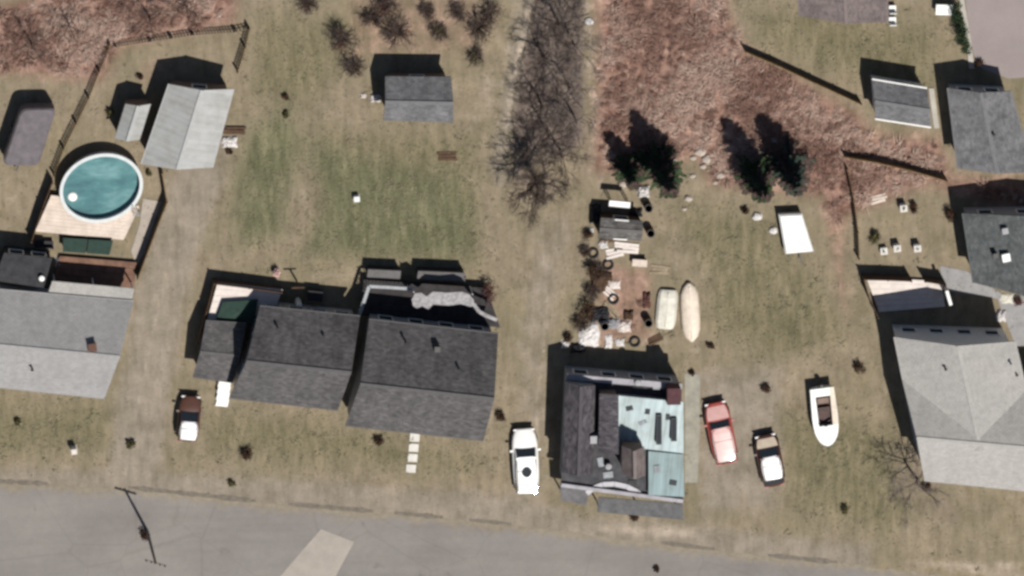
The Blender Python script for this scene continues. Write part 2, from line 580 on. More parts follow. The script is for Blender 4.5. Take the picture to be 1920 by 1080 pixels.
def zones(P):
    g = lambda polys, f: np.max([poly_mask(P, p, f) for p in polys], 0)
    green = g(GREEN, 40) * .8
    red = g(RED, 36)
    red = np.maximum(red, poly_mask(P, [(1120, 480), (1230, 500), (1230, 640), (1110, 660)], 25) * .62)
    red = np.maximum(red, poly_mask(P, [(620, -60), (930, -60), (920, 120), (640, 130)], 40) * .45)
    red = np.maximum(red, poly_mask(P, [(1530, 400), (1600, 400), (1600, 640), (1560, 560)], 25) * .5)
    red = np.maximum(red, poly_mask(P, [(250, 110), (330, 90), (320, 150), (250, 180)], 20) * .4)
    grav = line_mask(P, [(375, 330), (345, 400), (300, 560), (270, 740), (245, 930)], 100, 30) * .9
    grav = np.maximum(grav, line_mask(P, [(1000, -80), (965, 110), (935, 330)], 46, 18) * .62)
    grav = np.maximum(grav, line_mask(P, [(1040, 440), (1000, 620), (1000, 800), (985, 960)], 85, 34) * .55)
    grav = np.maximum(grav, poly_mask(P, [(1300, 690), (1470, 680), (1460, 960), (1310, 970)], 35) * .75)
    grav = np.maximum(grav, poly_mask(P, [(-60, 870), (300, 880), (940, 920), (1100, 960), (1300, 980), (1640, 1020), (1640, 1080), (-60, 1000)], 25) * .8)
    grav = np.maximum(grav, poly_mask(P, [(360, 260), (460, 230), (440, 330), (330, 380)], 25) * .5)
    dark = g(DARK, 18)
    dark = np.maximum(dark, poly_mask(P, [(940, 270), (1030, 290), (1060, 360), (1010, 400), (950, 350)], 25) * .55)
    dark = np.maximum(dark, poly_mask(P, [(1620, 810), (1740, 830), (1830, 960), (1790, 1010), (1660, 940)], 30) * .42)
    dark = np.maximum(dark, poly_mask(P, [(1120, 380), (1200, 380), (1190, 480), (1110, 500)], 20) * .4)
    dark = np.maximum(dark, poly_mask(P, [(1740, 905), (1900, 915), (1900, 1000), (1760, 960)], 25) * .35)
    sand = line_mask(P, [(1004, -60), (985, 60), (962, 140), (950, 240)], 11, 7) * .8
    sand = np.maximum(sand, line_mask(P, [(1098, -40), (1112, 180), (1108, 330)], 20, 14) * .5)
    for ln_, k_ in (([(1018, 470), (1026, 560), (1022, 640), (1008, 740), (1004, 900)], .62), ([(985, 480), (988, 600), (975, 740), (965, 900)], .4), ([(340, 400), (300, 560), (262, 740), (232, 905)], .5),
                    ([(384, 400), (345, 540), (306, 700), (272, 905)], .42), ([(975, -60), (955, 60), (938, 200), (925, 330)], .5), ([(1360, 905), (1370, 1000)], .35), ([(560, 60), (520, 200), (470, 330), (430, 420)], .32)):
        sand = np.maximum(sand, line_mask(P, ln_, 8, 7) * k_)
    sand = np.maximum(sand, poly_mask(P, [(1120, 985), (1310, 985), (1310, 1010), (1130, 1000)], 14) * .75)
    sand = np.maximum(sand, poly_mask(P, [(1640, 1045), (1920, 1050), (1920, 1100), (1800, 1080)], 12) * .5)
    sand = np.maximum(sand, poly_mask(P, [(575, 500), (680, 500), (680, 530), (570, 530)], 14) * .35)
    sand = np.maximum(sand, poly_mask(P, [(860, 130), (950, 110), (940, 230), (870, 260)], 25) * .35)
    olive = g(OLIVE, 45) * .8
    return np.clip(np.stack([green, red, grav, dark, sand, olive], 1), 0, 1)


def grid_lines(lo, hi, step, far):
    a = list(np.arange(lo, hi + 1e-6, step))
    return np.array([-far, -far * .5, lo - 25, lo - 6] + a + [hi + 6, hi + 25, far * .5, far])


gx = grid_lines(-40, 40, .25, 400)
gy = grid_lines(-24, 24, .25, 400)
XX, YY = np.meshgrid(gx, gy)
nr = np.random.default_rng(3)
GV = np.stack([XX.ravel(), YY.ravel(), np.zeros(XX.size)], 1)
nx, ny = len(gx), len(gy)
idx = np.arange(nx * ny).reshape(ny, nx)
GF = np.stack([idx[:-1, :-1].ravel(), idx[:-1, 1:].ravel(), idx[1:, 1:].ravel(), idx[1:, :-1].ravel()], 1)
me = bpy.data.meshes.new('ground')
me.from_pydata(GV.tolist(), [], GF.tolist())
Z = zones(to_px(GV))
for nm, a in (('zone', Z[:, :3]), ('zone2', Z[:, 3:])):
    at = me.attributes.new(nm, 'FLOAT_COLOR', 'POINT')
    at.data.foreach_set('color', np.concatenate([a, np.ones((len(a), 1))], 1).astype(np.float32).ravel())
me.materials.append(ground_mat())
ground = bpy.data.objects.new('ground', me)
COL.objects.link(ground)
struct(ground)


def zone_at(x, y):
    p = to_px(np.stack([np.asarray(x), np.asarray(y), np.zeros(len(x))], 1))
    paved = (p[:, 1] > np.interp(p[:, 0], [e[0] for e in EDGE], [e[1] for e in EDGE]) - 6) | ((p[:, 0] > 1795) & (p[:, 1] < 150))
    return np.concatenate([zones(p), paved[:, None].astype(float)], 1)


EDGE = [(-2600, 700), (-300, 893), (0, 905), (250, 917), (500, 944), (760, 966), (950, 984), (1100, 1003), (1380, 1037), (1600, 1060), (1800, 1082), (2200, 1130), (5000, 1420)]


def along(line, step=12):
    out = []
    for (x0, y0), (x1, y1) in zip(line[:-1], line[1:]):
        n = max(1, int(math.hypot(x1 - x0, y1 - y0) / step))
        out += [(x0 + (x1 - x0) * i / n, y0 + (y1 - y0) * i / n) for i in range(n)]
    return out + [line[-1]]


mb = MB()
top = [(x, y + RNG.uniform(-3.5, 2.5)) for x, y in along(EDGE, 14)]
for (a, b), (c, d) in zip(top[:-1], top[1:]):
    for y0, y1, t0, t1 in ((0, 9, 1, .55), (9, 26, .55, .12), (26, 60, .12, 0), (60, 280, 0, 0)):
        mb.face([G(a + y0 * .2, b + y0, .006), G(a + y1 * .2, b + y1, .006), G(c + y1 * .2, d + y1, .006), G(c + y0 * .2, d + y0, .006)])
        mb.tint += [(t0, 0, 0, 1), (t1, 0, 0, 1), (t1, 0, 0, 1), (t0, 0, 0, 1)]
struct(mb.build('road', road_mat()))
M['gutter'] = mat('gutter_silt', (.148, .128, .104), .95, .25, 3)
for i, (a, b) in enumerate([(-60, 95), (238, 480), (540, 700), (738, 835), (872, 960), (1240, 1340), (1440, 1575)]):
    pts = [p for p in along(EDGE, 10) if a <= p[0] <= b]
    mb = MB()
    wd = [(RNG.uniform(1.2, 4) * (1 if 1 < k < len(pts) - 2 else .4)) for k in range(len(pts))]
    for k in range(len(pts) - 1):
        (x0, y0), (x1, y1) = pts[k], pts[k + 1]
        mb.face([G(x0, y0 - wd[k] - 4, .01), G(x0, y0 + wd[k] - 1, .01), G(x1, y1 + wd[k + 1] - 1, .01), G(x1, y1 - wd[k + 1] - 4, .01)])
    struct(mb.build('gutter', M['gutter']))
mb = MB()
mb.ex([G(602, 992), G(664, 1016), G(640, 1060), G(615, 1110), G(500, 1110), G(560, 1040)], .0, .014)
struct(mb.build('concrete_apron', mat('apron_concrete', (.30, .27, .235), .9, .12, .8)))
mb = MB()
mb.ex([G(1806, -40), G(2000, -40), G(2000, 140), G(1890, 147), G(1832, 125), G(1818, 70)], 0, .02)
struct(mb.build('paved_yard', mat('mauve_paving', (.24, .205, .198), .9, .08, .4)))
mb = MB()
for (a, b, c, d) in [(1796, -40, 1806, 20), (1806, 20, 1816, 80), (1816, 80, 1822, 128), (1746, 165, 1756, 240)]:
    mb.ex([G(a - 5, b), G(a + 5, b), G(c + 5, d), G(c - 5, d)], 0, .10)
struct(mb.build('kerb', M['concrete']))
mb = MB()
mb.ex([G(1284, 700), G(1312, 702), G(1312, 800), G(1308, 905), G(1284, 905)], 0, .03)
struct(mb.build('side_path', mat('pale_path', (.262, .25, .21), .9, .2, 1.2)))
mb = MB()
mb.ex([G(1762, 498), G(1812, 508), G(1880, 552), G(1960, 560), G(1960, 640), G(1905, 650), G(1870, 560), G(1770, 545)], 0, .03)
struct(mb.build('patio_paving', mat('grey_paving', (.25, .245, .245), .85, .15, 1.5)))
mb = MB()
mb.ex([G(268, 372), G(303, 378), G(290, 415), G(268, 480), G(255, 500), G(246, 470), G(262, 420)], 0, .04)
struct(mb.build('side_paving', mat('pale_paving', (.33, .29, .25), .85, .15, 1.5)))


# ------------------------------------------------------------------ houses
def uvq(pts, a, b):
    """uv in metres for a sloped face; a to b is the eave"""
    e = (b - a).normalized()
    n = (pts[1] - pts[0]).cross(pts[2] - pts[1]).normalized()
    u = n.cross(e)
    return [((p - a).dot(e), (p - a).dot(u)) for p in pts]


def slab(mb, pts, thick, eave):
    """roof slope: pts counter-clockwise from above, with uv on its upper face"""
    pts = [Vector(p) for p in pts]
    low = [p - V(0, 0, thick) for p in pts]
    mb.face(pts, uvq(pts, *eave))
    mb.face(low[::-1])
    for i in range(len(pts)):
        j = (i + 1) % len(pts)
        mb.face([low[i], low[j], pts[j], pts[i]])


def inset(q, m):
    c = sum(q, V(0, 0, 0)) / 4
    out = []
    for i, p in enumerate(q):
        a = (q[(i + 1) % 4] - p).normalized()
        b = (q[i - 1] - p).normalized()
        out.append(p + (a + b) * m)
    return out


def windows(root, a, b, z, n, wd=1.0, ht=1.1, door=None):
    """windows (frame > pane) set in the wall from a to b (seen from outside, left to right)"""
    d = (b - a)
    ln = d.length
    d = d.normalized()
    nrm = V(d.y, -d.x, 0)
    for i in range(n):
        c = a + d * ln * (i + .5) / n
        isdoor = door is not None and i == door
        hw, z0, z1 = (.45, .05, 2.05) if isdoor else (wd / 2, z, z + ht)
        mb = MB()
        e = .02
        for (p, q, w_) in ((V(0, 0, z0), V(0, 0, z1), 0),):
            l, r = c - d * hw, c + d * hw
            o = nrm * e
            for s0, s1 in ((l + V(0, 0, z0), l + V(0, 0, z1)), (r + V(0, 0, z0), r + V(0, 0, z1)), (l + V(0, 0, z0), r + V(0, 0, z0)), (l + V(0, 0, z1), r + V(0, 0, z1))):
                mb.beam(s0 + o, s1 + o, .09, .09)
        fr = mb.build('door' if isdoor else 'window', M['trim'], root)
        mp = MB()
        l, r = c - d * (hw - .03) + nrm * .015, c + d * (hw - .03) + nrm * .015
        mp.face([l + V(0, 0, z0 + .03), r + V(0, 0, z0 + .03), r + V(0, 0, z1 - .03), l + V(0, 0, z1 - .03)])
        mp.build('door_leaf' if isdoor else 'pane', M['siding_br'] if isdoor else M['glass'], fr)


def gable(root, q, z, rise, axis, roof_m, wall_m, over=.3, thick=.14, wname='wall', rname='roof', nwin=(2, 2, 1, 1), door=True, cap=True, base=0.0, gutter=True, gut_m=None):
    """gabled volume; q = eave corners NW NE SE SW as photo pixels, z = eave height"""
    P = [G(*p, z) for p in q]
    if axis == 'EW':
        r0, r1 = (P[0] + P[3]) / 2 + V(0, 0, rise), (P[1] + P[2]) / 2 + V(0, 0, rise)
        slopes = [([P[1], P[0], r0, r1], (P[1], P[0])), ([P[3], P[2], r1, r0], (P[3], P[2]))]
        half = (P[0] - P[3]).length / 2
    else:
        r0, r1 = (P[0] + P[1]) / 2 + V(0, 0, rise), (P[3] + P[2]) / 2 + V(0, 0, rise)
        slopes = [([P[0], P[3], r1, r0], (P[0], P[3])), ([P[2], P[1], r0, r1], (P[2], P[1]))]
        half = (P[0] - P[1]).length / 2
    mb = MB()
    for pts, ev in slopes:
        slab(mb, pts, thick, ev)
    roof = mb.build(rname, roof_m, root)
    if cap:
        k = MB()
        k.beam(r0 + V(0, 0, .0), r1 + V(0, 0, .0), .24, .03)
        k.build('ridge_cap', PLAIN[roof_m.name], roof)
    if gutter:
        for pts, ev in slopes:
            k = MB()
            o = (ev[1] - ev[0]).normalized()
            out = V(o.y, -o.x, 0) * .05
            k.beam(ev[0] + out - V(0, 0, .07), ev[1] + out - V(0, 0, .07), .1, .1)
            k.build('gutter', gut_m or PLAIN[roof_m.name], roof)
    I = inset(P, over)
    wt = z + over * rise / half - thick * .85
    pk = z + rise - thick * 1.05
    W = [V(p.x, p.y, base) for p in I]
    T = [V(p.x, p.y, wt) for p in I]
    mb = MB()
    if axis == 'EW':
        a, b = (T[0] + T[3]) / 2, (T[1] + T[2]) / 2
        a.z = b.z = pk
        mb.face([W[1], W[0], T[0], T[1]]).face([W[3], W[2], T[2], T[3]])
        mb.face([W[0], W[3], T[3], a, T[0]]).face([W[2], W[1], T[1], b, T[2]])
    else:
        a, b = (T[0] + T[1]) / 2, (T[3] + T[2]) / 2
        a.z = b.z = pk
        mb.face([W[0], W[3], T[3], T[0]]).face([W[2], W[1], T[1], T[2]])
        mb.face([W[1], W[0], T[0], a, T[1]]).face([W[3], W[2], T[2], b, T[3]])
    mb.build(wname, wall_m, root)
    zb = base + (.95 if z - base > 2.3 else .8)
    sides = [(W[1], W[0]), (W[3], W[2]), (W[0], W[3]), (W[2], W[1])]     # north, south, west, east
    for k, ((a, b), n) in enumerate(zip(sides, nwin)):
        a, b = V(a.x, a.y, 0), V(b.x, b.y, 0)
        if n:
            windows(root, a, b, zb, n, door=(n // 2 if door and k == 1 and base == 0 else None))
    return roof, P, (r0, r1), I


def centre(q):
    c = sum((G(*p) for p in q), V(0, 0, 0)) / len(q)
    return V(c.x, c.y, 0)


def flat_roof(root, q, z, th, m, name):
    P = [G(*p, z) for p in q]
    mb = MB()
    slab(mb, P[::-1], th, (P[3], P[2]))
    return mb.build(name, m, root), P


def posts(root, P, z, name='post', m=None, r=.09, z0=0.0):
    for p in P:
        MB().box(V(p.x, p.y, z0), r, r, z - z0).build(name, m or M['trim'], root)


def pipe_vent(roof, p, h=.45, m=None, r=.07):
    mb = MB()
    mb.lathe(Vector(p) - V(0, 0, .2), [(r, 0), (r, h + .2), (r * 1.6, h + .2), (r * 1.6, h + .28), (r * .5, h + .34)], 8)
    mb.build('vent_pipe', m or M['darkmetal'], roof)


# grey garage and its small shed
q = [(318, 158), (437, 167), (397, 314), (266, 308)]
t = thing('garage', 'large grey metal-roofed garage at the end of the left driveway', 'garage', centre(q))
rf, P, rr, I = gable(t, q, 2.5, 1.0, 'NS', M['mt_grey'], M['siding_br'], nwin=(1, 2, 1, 2))
q = [(235, 195), (283, 195), (262, 262), (215, 260)]
t = thing('garden_shed', 'narrow pale grey shed squeezed beside the large garage', 'shed', centre(q))
gable(t, q, 2.0, .55, 'NS', M['mt_grey'], M['siding_br'], over=.12, nwin=(0, 1, 0, 0), gutter=False)
# shed in the middle of the back field
q = [(722, 143), (846, 144), (850, 230), (719, 226)]
t = thing('garden_shed', 'square blue-grey roofed shed standing alone on the back lawn', 'shed', centre(q))
rf, P, rr, I = gable(t, q, 2.3, 1.0, 'EW', M['sh_cool'], M['siding_br'], nwin=(1, 3, 0, 1), gutter=False)
# left house with pale roof
q = [(-190, 528), (250, 566), (196, 746), (-225, 701)]
t = thing('house', 'pale grey roofed house beside the pool deck, cut by the picture edge', 'house', centre([(0, 545), (250, 566), (196, 746), (0, 725)]))
rf, P, rr, I = gable(t, q, 2.6, 1.8, 'EW', M['sh_light'], M['siding_w'], nwin=(4, 6, 1, 1))
ch = MB()
c = G(173, 650, 4.2)
ch.box(V(c.x, c.y, 3.2), .5, .5, 1.2, .1).box(V(c.x, c.y, 4.4), .6, .6, .1, .1)
ch.build('chimney', M['brick'], rf)
fr, P2 = flat_roof(t, [(98, 527), (252, 541), (246, 566), (90, 551)], 2.45, .1, M['sh_pale2'], 'porch_roof')
posts(t, [P2[0] + V(.15, -.15, 0), P2[1] + V(-.15, -.15, 0), lerp(P2[0], P2[1], .5) - V(0, .12, 0)], 2.36, 'porch_post')
pipe_vent(rf, G(60, 690, 3.6))
# dark lean-to behind it
q = [(8, 474), (98, 484), (82, 540), (-12, 526)]
t = thing('lean_to', 'black tarred flat-roof lean-to behind the pale grey house', 'shed', centre(q))
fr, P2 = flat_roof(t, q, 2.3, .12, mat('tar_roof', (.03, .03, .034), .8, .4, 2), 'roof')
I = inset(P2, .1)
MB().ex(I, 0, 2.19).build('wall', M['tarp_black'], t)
windows(t, V(I[1].x, I[1].y, 0), V(I[0].x, I[0].y, 0), .9, 2)
c = G(78, 520, 2.3)
MB().lathe(V(c.x, c.y, 2.2), [(.12, 0), (.12, .35), (.22, .36), (.2, .46), (.05, .5)], 10).build('vent_pipe', M['trim'], fr)

# the two dark roofed houses
q = [(487, 575), (675, 594), (634, 768), (430, 745)]
t = thing('house', 'charcoal shingled house with a lower wing beside the left driveway', 'house', centre(q))
rf, P, rr, I = gable(t, q, 2.8, 2.4, 'EW', M['sh_dark'], M['siding'], nwin=(4, 5, 2, 0))
pipe_vent(rf, G(520, 612, 3.5))
pipe_vent(rf, G(606, 627, 3.6), .3)
gable(t, [(386, 603), (462, 608), (436, 716), (362, 706)], 2.0, .8, 'EW', M['sh_dark2'], M['siding'], wname='wing_wall', rname='wing_roof', nwin=(1, 1, 2, 0), door=False)
q = [(692, 600), (934, 627), (907, 825), (648, 797)]
t = thing('house', 'larger charcoal shingled house beside the dirt lane', 'house', centre(q))
rf, P, rr, I = gable(t, q, 3.5, 2.9, 'EW', M['sh_dark2'], M['siding_g'], nwin=(4, 5, 0, 3))
pipe_vent(rf, G(760, 640, 4.4))
pipe_vent(rf, G(860, 690, 5.2), .35)
mb = MB()
c = G(820, 655, 4.8)
mb.box(V(c.x, c.y, 4.4), .4, .4, .5)
mb.build('roof_vent', M['darkmetal'], rf)
mb = MB()
mb.beam(I[3] * 1 + V(0, 0, 0) - V(0, .05, I[3].z - .3), I[3] - V(0, .05, .2), .08, .08)
mb.build('downspout', M['trim'], t)

# right side houses
q = [(1635, 150), (1738, 167), (1746, 238), (1641, 222)]
t = thing('garden_shed', 'grey shed with a white north gutter at the end of the brown fence', 'shed', centre(q))
gable(t, q, 2.2, .7, 'EW', M['sh_cool'], M['siding_w'], over=.15, nwin=(1, 2, 0, 0), gut_m=M['trim'])
q = [(1778, 165), (1894, 171), (1936, 323), (1797, 316)]
t = thing('house', 'grey roofed house beside the small grey shed, upper right', 'house', centre(q))
rf, P, rr, I = gable(t, q, 2.5, .9, 'NS', M['sh_cool'], M['siding_g'], nwin=(2, 2, 3, 3))
pipe_vent(rf, G(1836, 178, 2.9), .3, M['trim'])
pipe_vent(rf, G(1862, 250, 3.2), .3)
q = [(1806, 400), (2040, 396), (2060, 578), (1826, 530)]
t = thing('house', 'dark green-grey roofed house with white roof vents at the right edge', 'house', centre([(1806, 400), (1920, 398), (1920, 550), (1826, 530)]))
rf, P, rr, I = gable(t, q, 2.7, 1.1, 'NS', M['sh_green'], M['siding_g'], nwin=(3, 3, 3, 0))
for (px, py, s) in ((1886, 482, .5), (1884, 432, .38), (1866, 478, .28)):
    c = G(px, py, 3.5)
    MB().box(V(c.x, c.y, 2.9), s, s, .8, .2).box(V(c.x, c.y, 3.7), s * 1.15, s * 1.15, .06, .2).build('roof_vent', M['white_paint'] if s > .4 else M['siding_g'] if s > .3 else M['darkmetal'], rf)
q = [(1678, 632), (1902, 640), (1948, 836), (1718, 830)]
t = thing('house', 'white-grey roofed house on the corner beside the bare tree', 'house', centre([(1690, 650), (1900, 650), (1900, 900), (1732, 900)]))
rf, P, rr, I = gable(t, q, 4.4, 1.7, 'NS', M['sh_pale2'], M['siding_w'], nwin=(4, 0, 2, 2), wname='wing_wall', rname='wing_roof')
rf2, P, rr, I = gable(t, [(1692, 715), (2140, 750), (2130, 940), (1733, 900)], 4.42, 1.8, 'EW', M['sh_pale2'], M['siding_w'], nwin=(0, 6, 1, 1))
pipe_vent(rf2, G(1905, 700, 5.7), .4, M['darkmetal'])
pipe_vent(rf, G(1772, 690, 5.6), .3)
q = [(1492, -110), (1660, -100), (1664, 42), (1500, 30)]
t = thing('house', 'mauve brown roofed house cut by the top edge of the picture', 'house', centre(q))
gable(t, q, 2.5, 1.3, 'NS', M['sh_mauve'], M['siding_br'], nwin=(0, 2, 1, 1))

# house of many roofs in the middle
t = thing('house', 'patchwork-roofed house of grey, teal and dark sections beside the white car', 'house', centre([(1060, 700), (1280, 715), (1280, 955), (1050, 900)]))
def W_(q, z, m, name, over=.12, base=0):
    I_ = inset([G(*p, z) for p in q], over)
    MB().ex(I_, base, z - .08).build(name, m, t)
    return I_
tar = mat('dark_flat_roofing', (.06, .06, .066), .85, .4, 1.6)
q0 = [(1062, 702), (1278, 720), (1280, 935), (1052, 905)]
fr, P0 = flat_roof(t, q0, 2.7, .12, tar, 'flat_roof')
I0 = W_(q0, 2.7, M['siding_g'], 'wall')
windows(t, V(I0[1].x, I0[1].y, 0), V(I0[0].x, I0[0].y, 0), .9, 4)
windows(t, V(I0[3].x, I0[3].y, 0), V(I0[2].x, I0[2].y, 0), .9, 3, door=1)
for a, b, wd in ((P0[0], P0[1], .42), (P0[3], P0[2], .26)):
    MB().beam(a + V(0, -.1, .16), b + V(0, -.1, .16), wd, .3).build('parapet', mat('parapet_grey', (.32, .31, .335), .8, .2, 1.5), t)
gable(t, [(1060, 716), (1116, 722), (1112, 888), (1054, 886)], 3.6, .75, 'NS', M['sh_purple'], M['siding_g'], over=.08, wname='west_wall', rname='west_roof', nwin=(0, 0, 0, 0), base=2.5, gutter=False)
q1 = [(1124, 738), (1160, 740), (1160, 852), (1122, 848)]
fr, P1 = flat_roof(t, q1, 4.4, .12, M['sh_purple'], 'upper_roof')
W_(q1, 4.4, M['siding_br'], 'upper_wall', base=2.6)
q2 = [(1158, 738), (1280, 750), (1282, 850), (1158, 836)]
P2 = [G(*p, 3.3) for p in q2]
P2[0].z += .5; P2[1].z += .5
mb = MB()
slab(mb, P2[::-1], .1, (P2[3], P2[2]))
tr = mb.build('teal_roof', M['mt_teal'], t)
W_(q2, 3.2, M['siding_g'], 'upper_wall', base=2.6)
gable(t, [(1166, 836), (1208, 838), (1210, 892), (1166, 888)], 5.0, 1.1, 'NS', M['sh_mauve'], M['siding_br'], over=.08, wname='dormer_wall', rname='dormer_roof', nwin=(0, 0, 0, 0), base=2.6, gutter=False)
q3 = [(1216, 846), (1281, 852), (1283, 932), (1216, 928)]
fr3, P3 = flat_roof(t, q3, 3.2, .12, M['mt_teal2'], 'teal_porch_roof')
W_(q3, 3.1, M['siding_g'], 'porch_wall', base=2.6)
for (px, py, w_, l_) in ((1236, 806, .38, 2.2), (1264, 806, .4, 1.7)):
    c = G(px, py, 3.9)
    fb = MB().box(V(c.x, c.y, 3.5), w_, l_, .42).build('skylight', M['darkmetal'], tr)
    MB().box(V(c.x, c.y, 3.93), w_ * .8, l_ * .92, .02).build('pane', M['glass'], fb)
c = G(1264, 744, 4.3)
mb = MB().box(V(c.x, c.y, 2.6), .95, 1.2, 1.7)
mb.build('stair_box', mat('maroon_cladding', (.075, .03, .035), .8, .3, 3), t)
c = G(1119, 818, 3.2)
MB().box(V(c.x, c.y, 2.6), 1.1, .55, 1.5).build('roof_box', M['siding_g'], t)
q4 = [(1122, 932), (1280, 945), (1282, 975), (1120, 960)]
fr4, P4 = flat_roof(t, q4, 2.3, .1, mat('porch_grey_roof', (.11, .11, .112), .85, .3, 2), 'porch_roof')
posts(t, [P4[3] + V(.15, .15, 0), P4[2] + V(-.15, .15, 0), lerp(P4[3], P4[2], .5) + V(0, .15, 0)], 2.2, 'porch_post', M['siding_g'])
q5 = [(1050, 905), (1104, 912), (1100, 948), (1052, 938)]
fr5, P5 = flat_roof(t, q5, 2.3, .1, mat('porch_grey_roof_low', (.13, .125, .13), .85, .3, 2), 'porch_roof')
posts(t, [P5[3] + V(.15, .15, 0), P5[2] + V(-.15, .15, 0)], 2.2, 'porch_post', M['siding_g'])
arc = [(1100, 925), (1112, 915), (1130, 908), (1152, 907), (1175, 912), (1195, 922), (1203, 930)]
mb = MB()
for a, b in zip(arc[:-1], arc[1:]):
    mb.beam(G(*a, 2.75), G(*b, 2.75), .36, .14)
mb.build('curved_canopy', mat('canopy_pale', (.42, .415, .44), .7, .1), t)
for (px, py) in ((1140, 872), (1095, 760), (1195, 715), (1150, 790)):
    c = G(px, py, 2.8)
    MB().lathe(V(c.x, c.y, 2.55), [(.16, 0), (.16, .55), (.26, .56), (.22, .7), (.05, .74)], 10).build('roof_vent', M['siding_g'], t)


dkp = mat('roof_patch_dark', (.05, .052, .056), .85, .4, 3)
plp = mat('roof_patch_pale', (.26, .28, .30), .8, .3, 3)
for (px, py, w_, l_, rz_, z_, m_) in [(1180, 765, .5, .35, .2, 3.66, dkp), (1214, 770, .35, .5, -.1, 3.63, dkp), (1205, 792, .6, .3, .5, 3.54, plp), (1252, 780, .3, .55, 0, 3.60, dkp), (1232, 880, .4, .6, .1, 3.21, plp), (1262, 905, .5, .35, -.2, 3.21, dkp),
                                      (1140, 890, .7, .45, .1, 2.72, plp), (1186, 905, .6, .4, 0, 2.72, dkp), (1126, 866, .4, .7, .2, 2.72, plp), (1200, 728, 1.1, .3, -.05, 2.72, dkp), (1236, 726, .9, .3, -.05, 2.72, plp)]:
    c = G(px, py, z_)
    MB().box(V(c.x, c.y, z_ - .03), w_, l_, .10, rz_).build('roof_patch', m_, t)

# ------------------------------------------------------------------ decks, fences
def deck(label, poly, z, m, nb_axis, group=None, step=.42, railing=None, cat='deck'):
    """raised boarded platform: boards are cut from the quad NW NE SE SW"""
    P = [G(*p, z) for p in poly]
    c = sum(P, V(0, 0, 0)) / 4
    t = thing('deck', label, cat, V(c.x, c.y, 0), group)
    ln = (P[0] - P[3]).length if nb_axis == 'EW' else (P[0] - P[1]).length
    n = max(3, int(ln / step))
    for i in range(n):
        a, b = (i + .015) / n, (i + .985) / n
        if nb_axis == 'EW':
            q = [bil(P, 0, a), bil(P, 1, a), bil(P, 1, b), bil(P, 0, b)]
        else:
            q = [bil(P, a, 0), bil(P, b, 0), bil(P, b, 1), bil(P, a, 1)]
        dz = RNG.uniform(-.004, .004)
        MB().ex(q, z - .04 + dz, z + dz).build('board', m, t)
    I = inset(P, .12)
    MB().ex(I, .02, z - .05).build('skirt', M['wood_dark'], t)
    return t, P


def fence(label, line, h, m, group=None, picket=False, name='fence', th=.05, sec=2.0):
    p0 = G(*line[0])
    t = thing(name, label, 'fence', V(p0.x, p0.y, 0), group)
    first = True
    for a, b in zip(line[:-1], line[1:]):
        A, B = G(*a), G(*b)
        n = max(1, round((B - A).length / sec))
        for i in range(n):
            p, q = lerp(A, B, i / n), lerp(A, B, (i + 1) / n)
            d = (q - p).normalized()
            if first or i > 0 or True:
                MB().box(p, .1, .1, h + .08).build('post', m, t)
            mb = MB()
            if picket:
                mb.beam(p + V(0, 0, h * .25), q + V(0, 0, h * .25), .03, .07).beam(p + V(0, 0, h * .8), q + V(0, 0, h * .8), .03, .07)
                k = int((q - p).length / .2)
                for j in range(k):
                    c = lerp(p, q, (j + .5) / k)
                    mb.beam(c + V(0, 0, .05), c + V(0, 0, h + RNG.uniform(-.03, .03)), .09, .02)
            else:
                nrm = V(-d.y, d.x, 0) * th / 2
                dz = RNG.uniform(-.03, .03)
                mb.prism([p - nrm + V(0, 0, .05), q - nrm + V(0, 0, .05), q + nrm + V(0, 0, .05), p + nrm + V(0, 0, .05)],
                         [p - nrm + V(0, 0, h + dz), q - nrm + V(0, 0, h + dz), q + nrm + V(0, 0, h + dz), p + nrm + V(0, 0, h + dz)])
            mb.build('panel', m, t)
        first = False
    MB().box(G(*line[-1]), .1, .1, h + .08).build('post', m, t)
    return t


FG = 'wooden yard fences'
fence('long thin picket fence running past the pool up to the red brush', [(205, 80), (165, 180), (118, 275), (100, 325)], .9, M['wood_fence'], FG, picket=True)
fence('dark brown board fence along the left side of the pool deck', [(97, 335), (78, 385), (58, 445)], 1.3, M['wood_dark'], FG)
fence('low picket fence along the top of the garage yard', [(215, 84), (280, 74), (360, 62), (440, 56), (466, 50)], .75, M['wood_grey'], FG, picket=True)
fence('short brown picket fence at the garage yard corner', [(466, 50), (458, 85), (444, 130)], 1.0, M['wood_fence'], FG, picket=True)
fence('curving brown board fence between the pool and the driveway', [(303, 318), (312, 372), (295, 415), (278, 460), (257, 515)], 1.2, M['wood_fence'], FG)
fence('brown board fence around the whitewashed deck of the charcoal house', [(370, 632), (386, 574), (400, 522), (465, 530), (526, 538)], 1.5, M['wood_dark'], FG)
fence('long brown board fence between the red brush and the upper lawn', [(1396, 92), (1450, 115), (1508, 142), (1525, 150), (1612, 190)], 1.0, M['wood_fence'], FG)
fence('brown board fence crossing the red brush below the grey house', [(1582, 288), (1640, 298), (1700, 312), (1772, 333)], 1.1, M['wood_fence'], FG)
fence('narrow brown fence down the left side of the garden plot', [(1586, 312), (1598, 370), (1606, 430), (1608, 480)], 1.0, M['wood_fence'], FG, picket=True)
fence('dark red-brown fence around the patio deck behind the corner house', [(1642, 585), (1624, 545), (1616, 514), (1660, 515), (1704, 517)], 1.5, M['wood_dark'], FG)
fence('short dark fence piece beside the gate gap of the patio deck', [(1730, 518), (1768, 524), (1776, 548)], 1.5, M['wood_dark'], FG)

